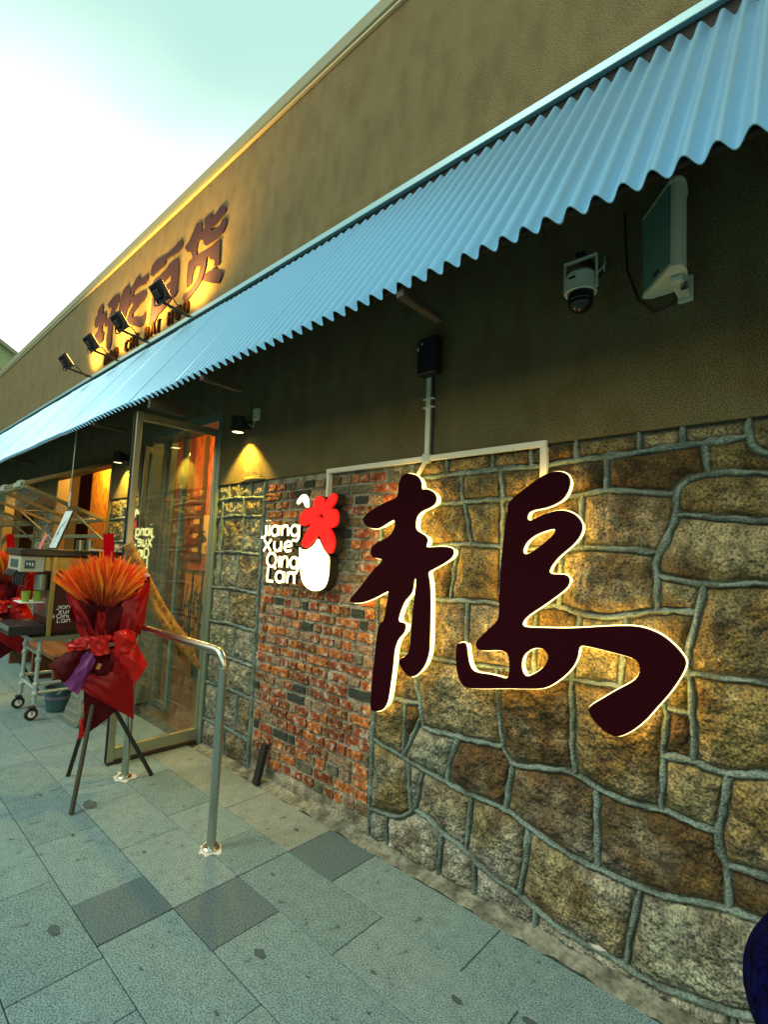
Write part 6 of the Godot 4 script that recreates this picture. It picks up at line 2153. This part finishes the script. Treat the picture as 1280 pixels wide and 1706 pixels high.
# one closed skin over tapered bones: smooth union, meshed as surface nets
func skin_of(j: Dictionary, bones: Array, cell: float, blend: float) -> SurfaceTool:
	var lo := Vector3.ONE * 1e9
	var hi := -lo
	for k in j:
		lo = lo.min(j[k][0] - Vector3.ONE * (j[k][1] + cell * 3.0))
		hi = hi.max(j[k][0] + Vector3.ONE * (j[k][1] + cell * 3.0))
	var nx := int((hi.x - lo.x) / cell) + 2
	var ny := int((hi.y - lo.y) / cell) + 2
	var nz := int((hi.z - lo.z) / cell) + 2
	var f := PackedFloat32Array()
	f.resize(nx * ny * nz)
	f.fill(1.0)
	for b in bones:
		var a: Vector3 = j[b[0]][0]
		var e: Vector3 = j[b[1]][0]
		var ra: float = j[b[0]][1]
		var rb: float = j[b[1]][1]
		var pad := maxf(ra, rb) + blend + cell * 2.0
		var l0 := ((a.min(e) - Vector3.ONE * pad - lo) / cell).floor().clamp(Vector3.ZERO, Vector3(nx - 1, ny - 1, nz - 1))
		var l1 := ((a.max(e) + Vector3.ONE * pad - lo) / cell).ceil().clamp(Vector3.ZERO, Vector3(nx - 1, ny - 1, nz - 1))
		var ab := e - a
		var len2 := ab.length_squared()
		for z in range(int(l0.z), int(l1.z) + 1):
			for y in range(int(l0.y), int(l1.y) + 1):
				for x in range(int(l0.x), int(l1.x) + 1):
					var p := lo + Vector3(x, y, z) * cell
					var h := clampf((p - a).dot(ab) / len2, 0.0, 1.0)
					var d := p.distance_to(a + ab * h) - lerpf(ra, rb, h)
					var at := (z * ny + y) * nx + x
					var o := f[at]
					var m := clampf(0.5 + 0.5 * (o - d) / blend, 0.0, 1.0)
					f[at] = lerpf(o, d, m) - blend * m * (1.0 - m)
	var where := {}
	var step := [1, nx, nx * ny]
	for z in nz - 1:
		for y in ny - 1:
			for x in nx - 1:
				var at := (z * ny + y) * nx + x
				var sum := Vector3.ZERO
				var cnt := 0
				for e in 12:
					var ax := e / 4
					var u := (ax + 1) % 3
					var v := (ax + 2) % 3
					var c := Vector3.ZERO
					c[u] = e & 1
					c[v] = (e >> 1) & 1
					var i0: int = at + int(c.x) * step[0] + int(c.y) * step[1] + int(c.z) * step[2]
					var d0 := f[i0]
					var d1 := f[i0 + int(step[ax])]
					if (d0 < 0.0) != (d1 < 0.0):
						c[ax] = d0 / (d0 - d1)
						sum += c
						cnt += 1
				if cnt:
					where[at] = lo + (Vector3(x, y, z) + sum / cnt) * cell
	var st := mb(true)
	for at in where:
		for ax in 3:
			var d0: float = f[at]
			var d1: float = f[at + step[ax]]
			if (d0 < 0.0) == (d1 < 0.0):
				continue
			var u: int = step[(ax + 1) % 3]
			var v: int = step[(ax + 2) % 3]
			if not (where.has(at - u) and where.has(at - v) and where.has(at - u - v)):
				continue
			var out := Vector3.ZERO
			out[ax] = 1.0 if d0 < 0.0 else -1.0
			quad(st, where[at], where[at - u], where[at - u - v], where[at - v], out)
	return st

func _ready() -> void:
	rng.seed = 20240611
	na = noise(0.05, 3, 5)
	nb = noise(0.05, 2, 9)
	# ---- camera
	var cam := Camera3D.new()
	cam.name = "camera"
	cam.position = Vector3(0.0, 1.5, 2.09)
	cam.rotation = Vector3(0.091176, 0.738998, 0.040731)
	cam.fov = 91.21
	cam.near = 0.05
	cam.far = 1200.0
	add_child(cam)
	cam.current = true
	# ---- sky: pale evening haze, cream low down, white above, grey-teal overhead
	var im := Image.create(512, 256, false, Image.FORMAT_RGBF)
	var cl := noise(0.012, 4, 77)
	for y in 256:
		var el := 90.0 - (y + 0.5) / 256.0 * 180.0
		for x in 512:
			var az := TAU * x / 512.0
			var r := cos(deg_to_rad(el))
			var n := cl.get_noise_3d(cos(az) * r * 90.0, sin(deg_to_rad(el)) * 160.0, sin(az) * r * 90.0)
			var e := el + n * 7.0
			var c := Color(0.76, 0.66, 0.38)
			c = c.lerp(Color(0.66, 0.74, 0.66), smoothstep(6.0, 26.0, e))
			c = c.lerp(Color(0.21, 0.34, 0.305), smoothstep(27.0, 46.0, e))
			c = c.lerp(Color(0.15, 0.31, 0.37), smoothstep(48.0, 70.0, e))
			if el < 0.0:
				c = Color(0.25, 0.28, 0.24)
			im.set_pixel(x, y, c)
	var pm := PanoramaSkyMaterial.new()
	pm.panorama = ImageTexture.create_from_image(im)
	var sky := Sky.new()
	sky.sky_material = pm
	var env := Environment.new()
	env.background_mode = Environment.BG_SKY
	env.sky = sky
	env.tonemap_mode = Environment.TONE_MAPPER_LINEAR
	env.tonemap_exposure = 2.6
	env.sdfgi_enabled = true
	env.ssao_enabled = true
	env.ssil_enabled = true
	var we := WorldEnvironment.new()
	we.name = "environment"
	we.environment = env
	add_child(we)
	var sun := DirectionalLight3D.new()
	sun.name = "soft_sun"
	sun.light_color = Color(1.0, 0.95, 0.84)
	sun.light_energy = 0.2
	sun.light_angular_distance = 20.0
	sun.shadow_enabled = true
	sun.rotation_degrees = Vector3(-48.0, -25.0, 0.0)
	add_child(sun)
	# ---- the place
	materials()
	pavement()
	building()
	awning()
	big_letters()
	logo_sign()
	upper_sign()
	flood_lights()
	downlights()
	wiring()
	speaker()
	dome_camera()
	railing()
	flower_stands()
	drinks_cart()
	odds_and_ends()
	shop_inside()
	neighbour()
	person()
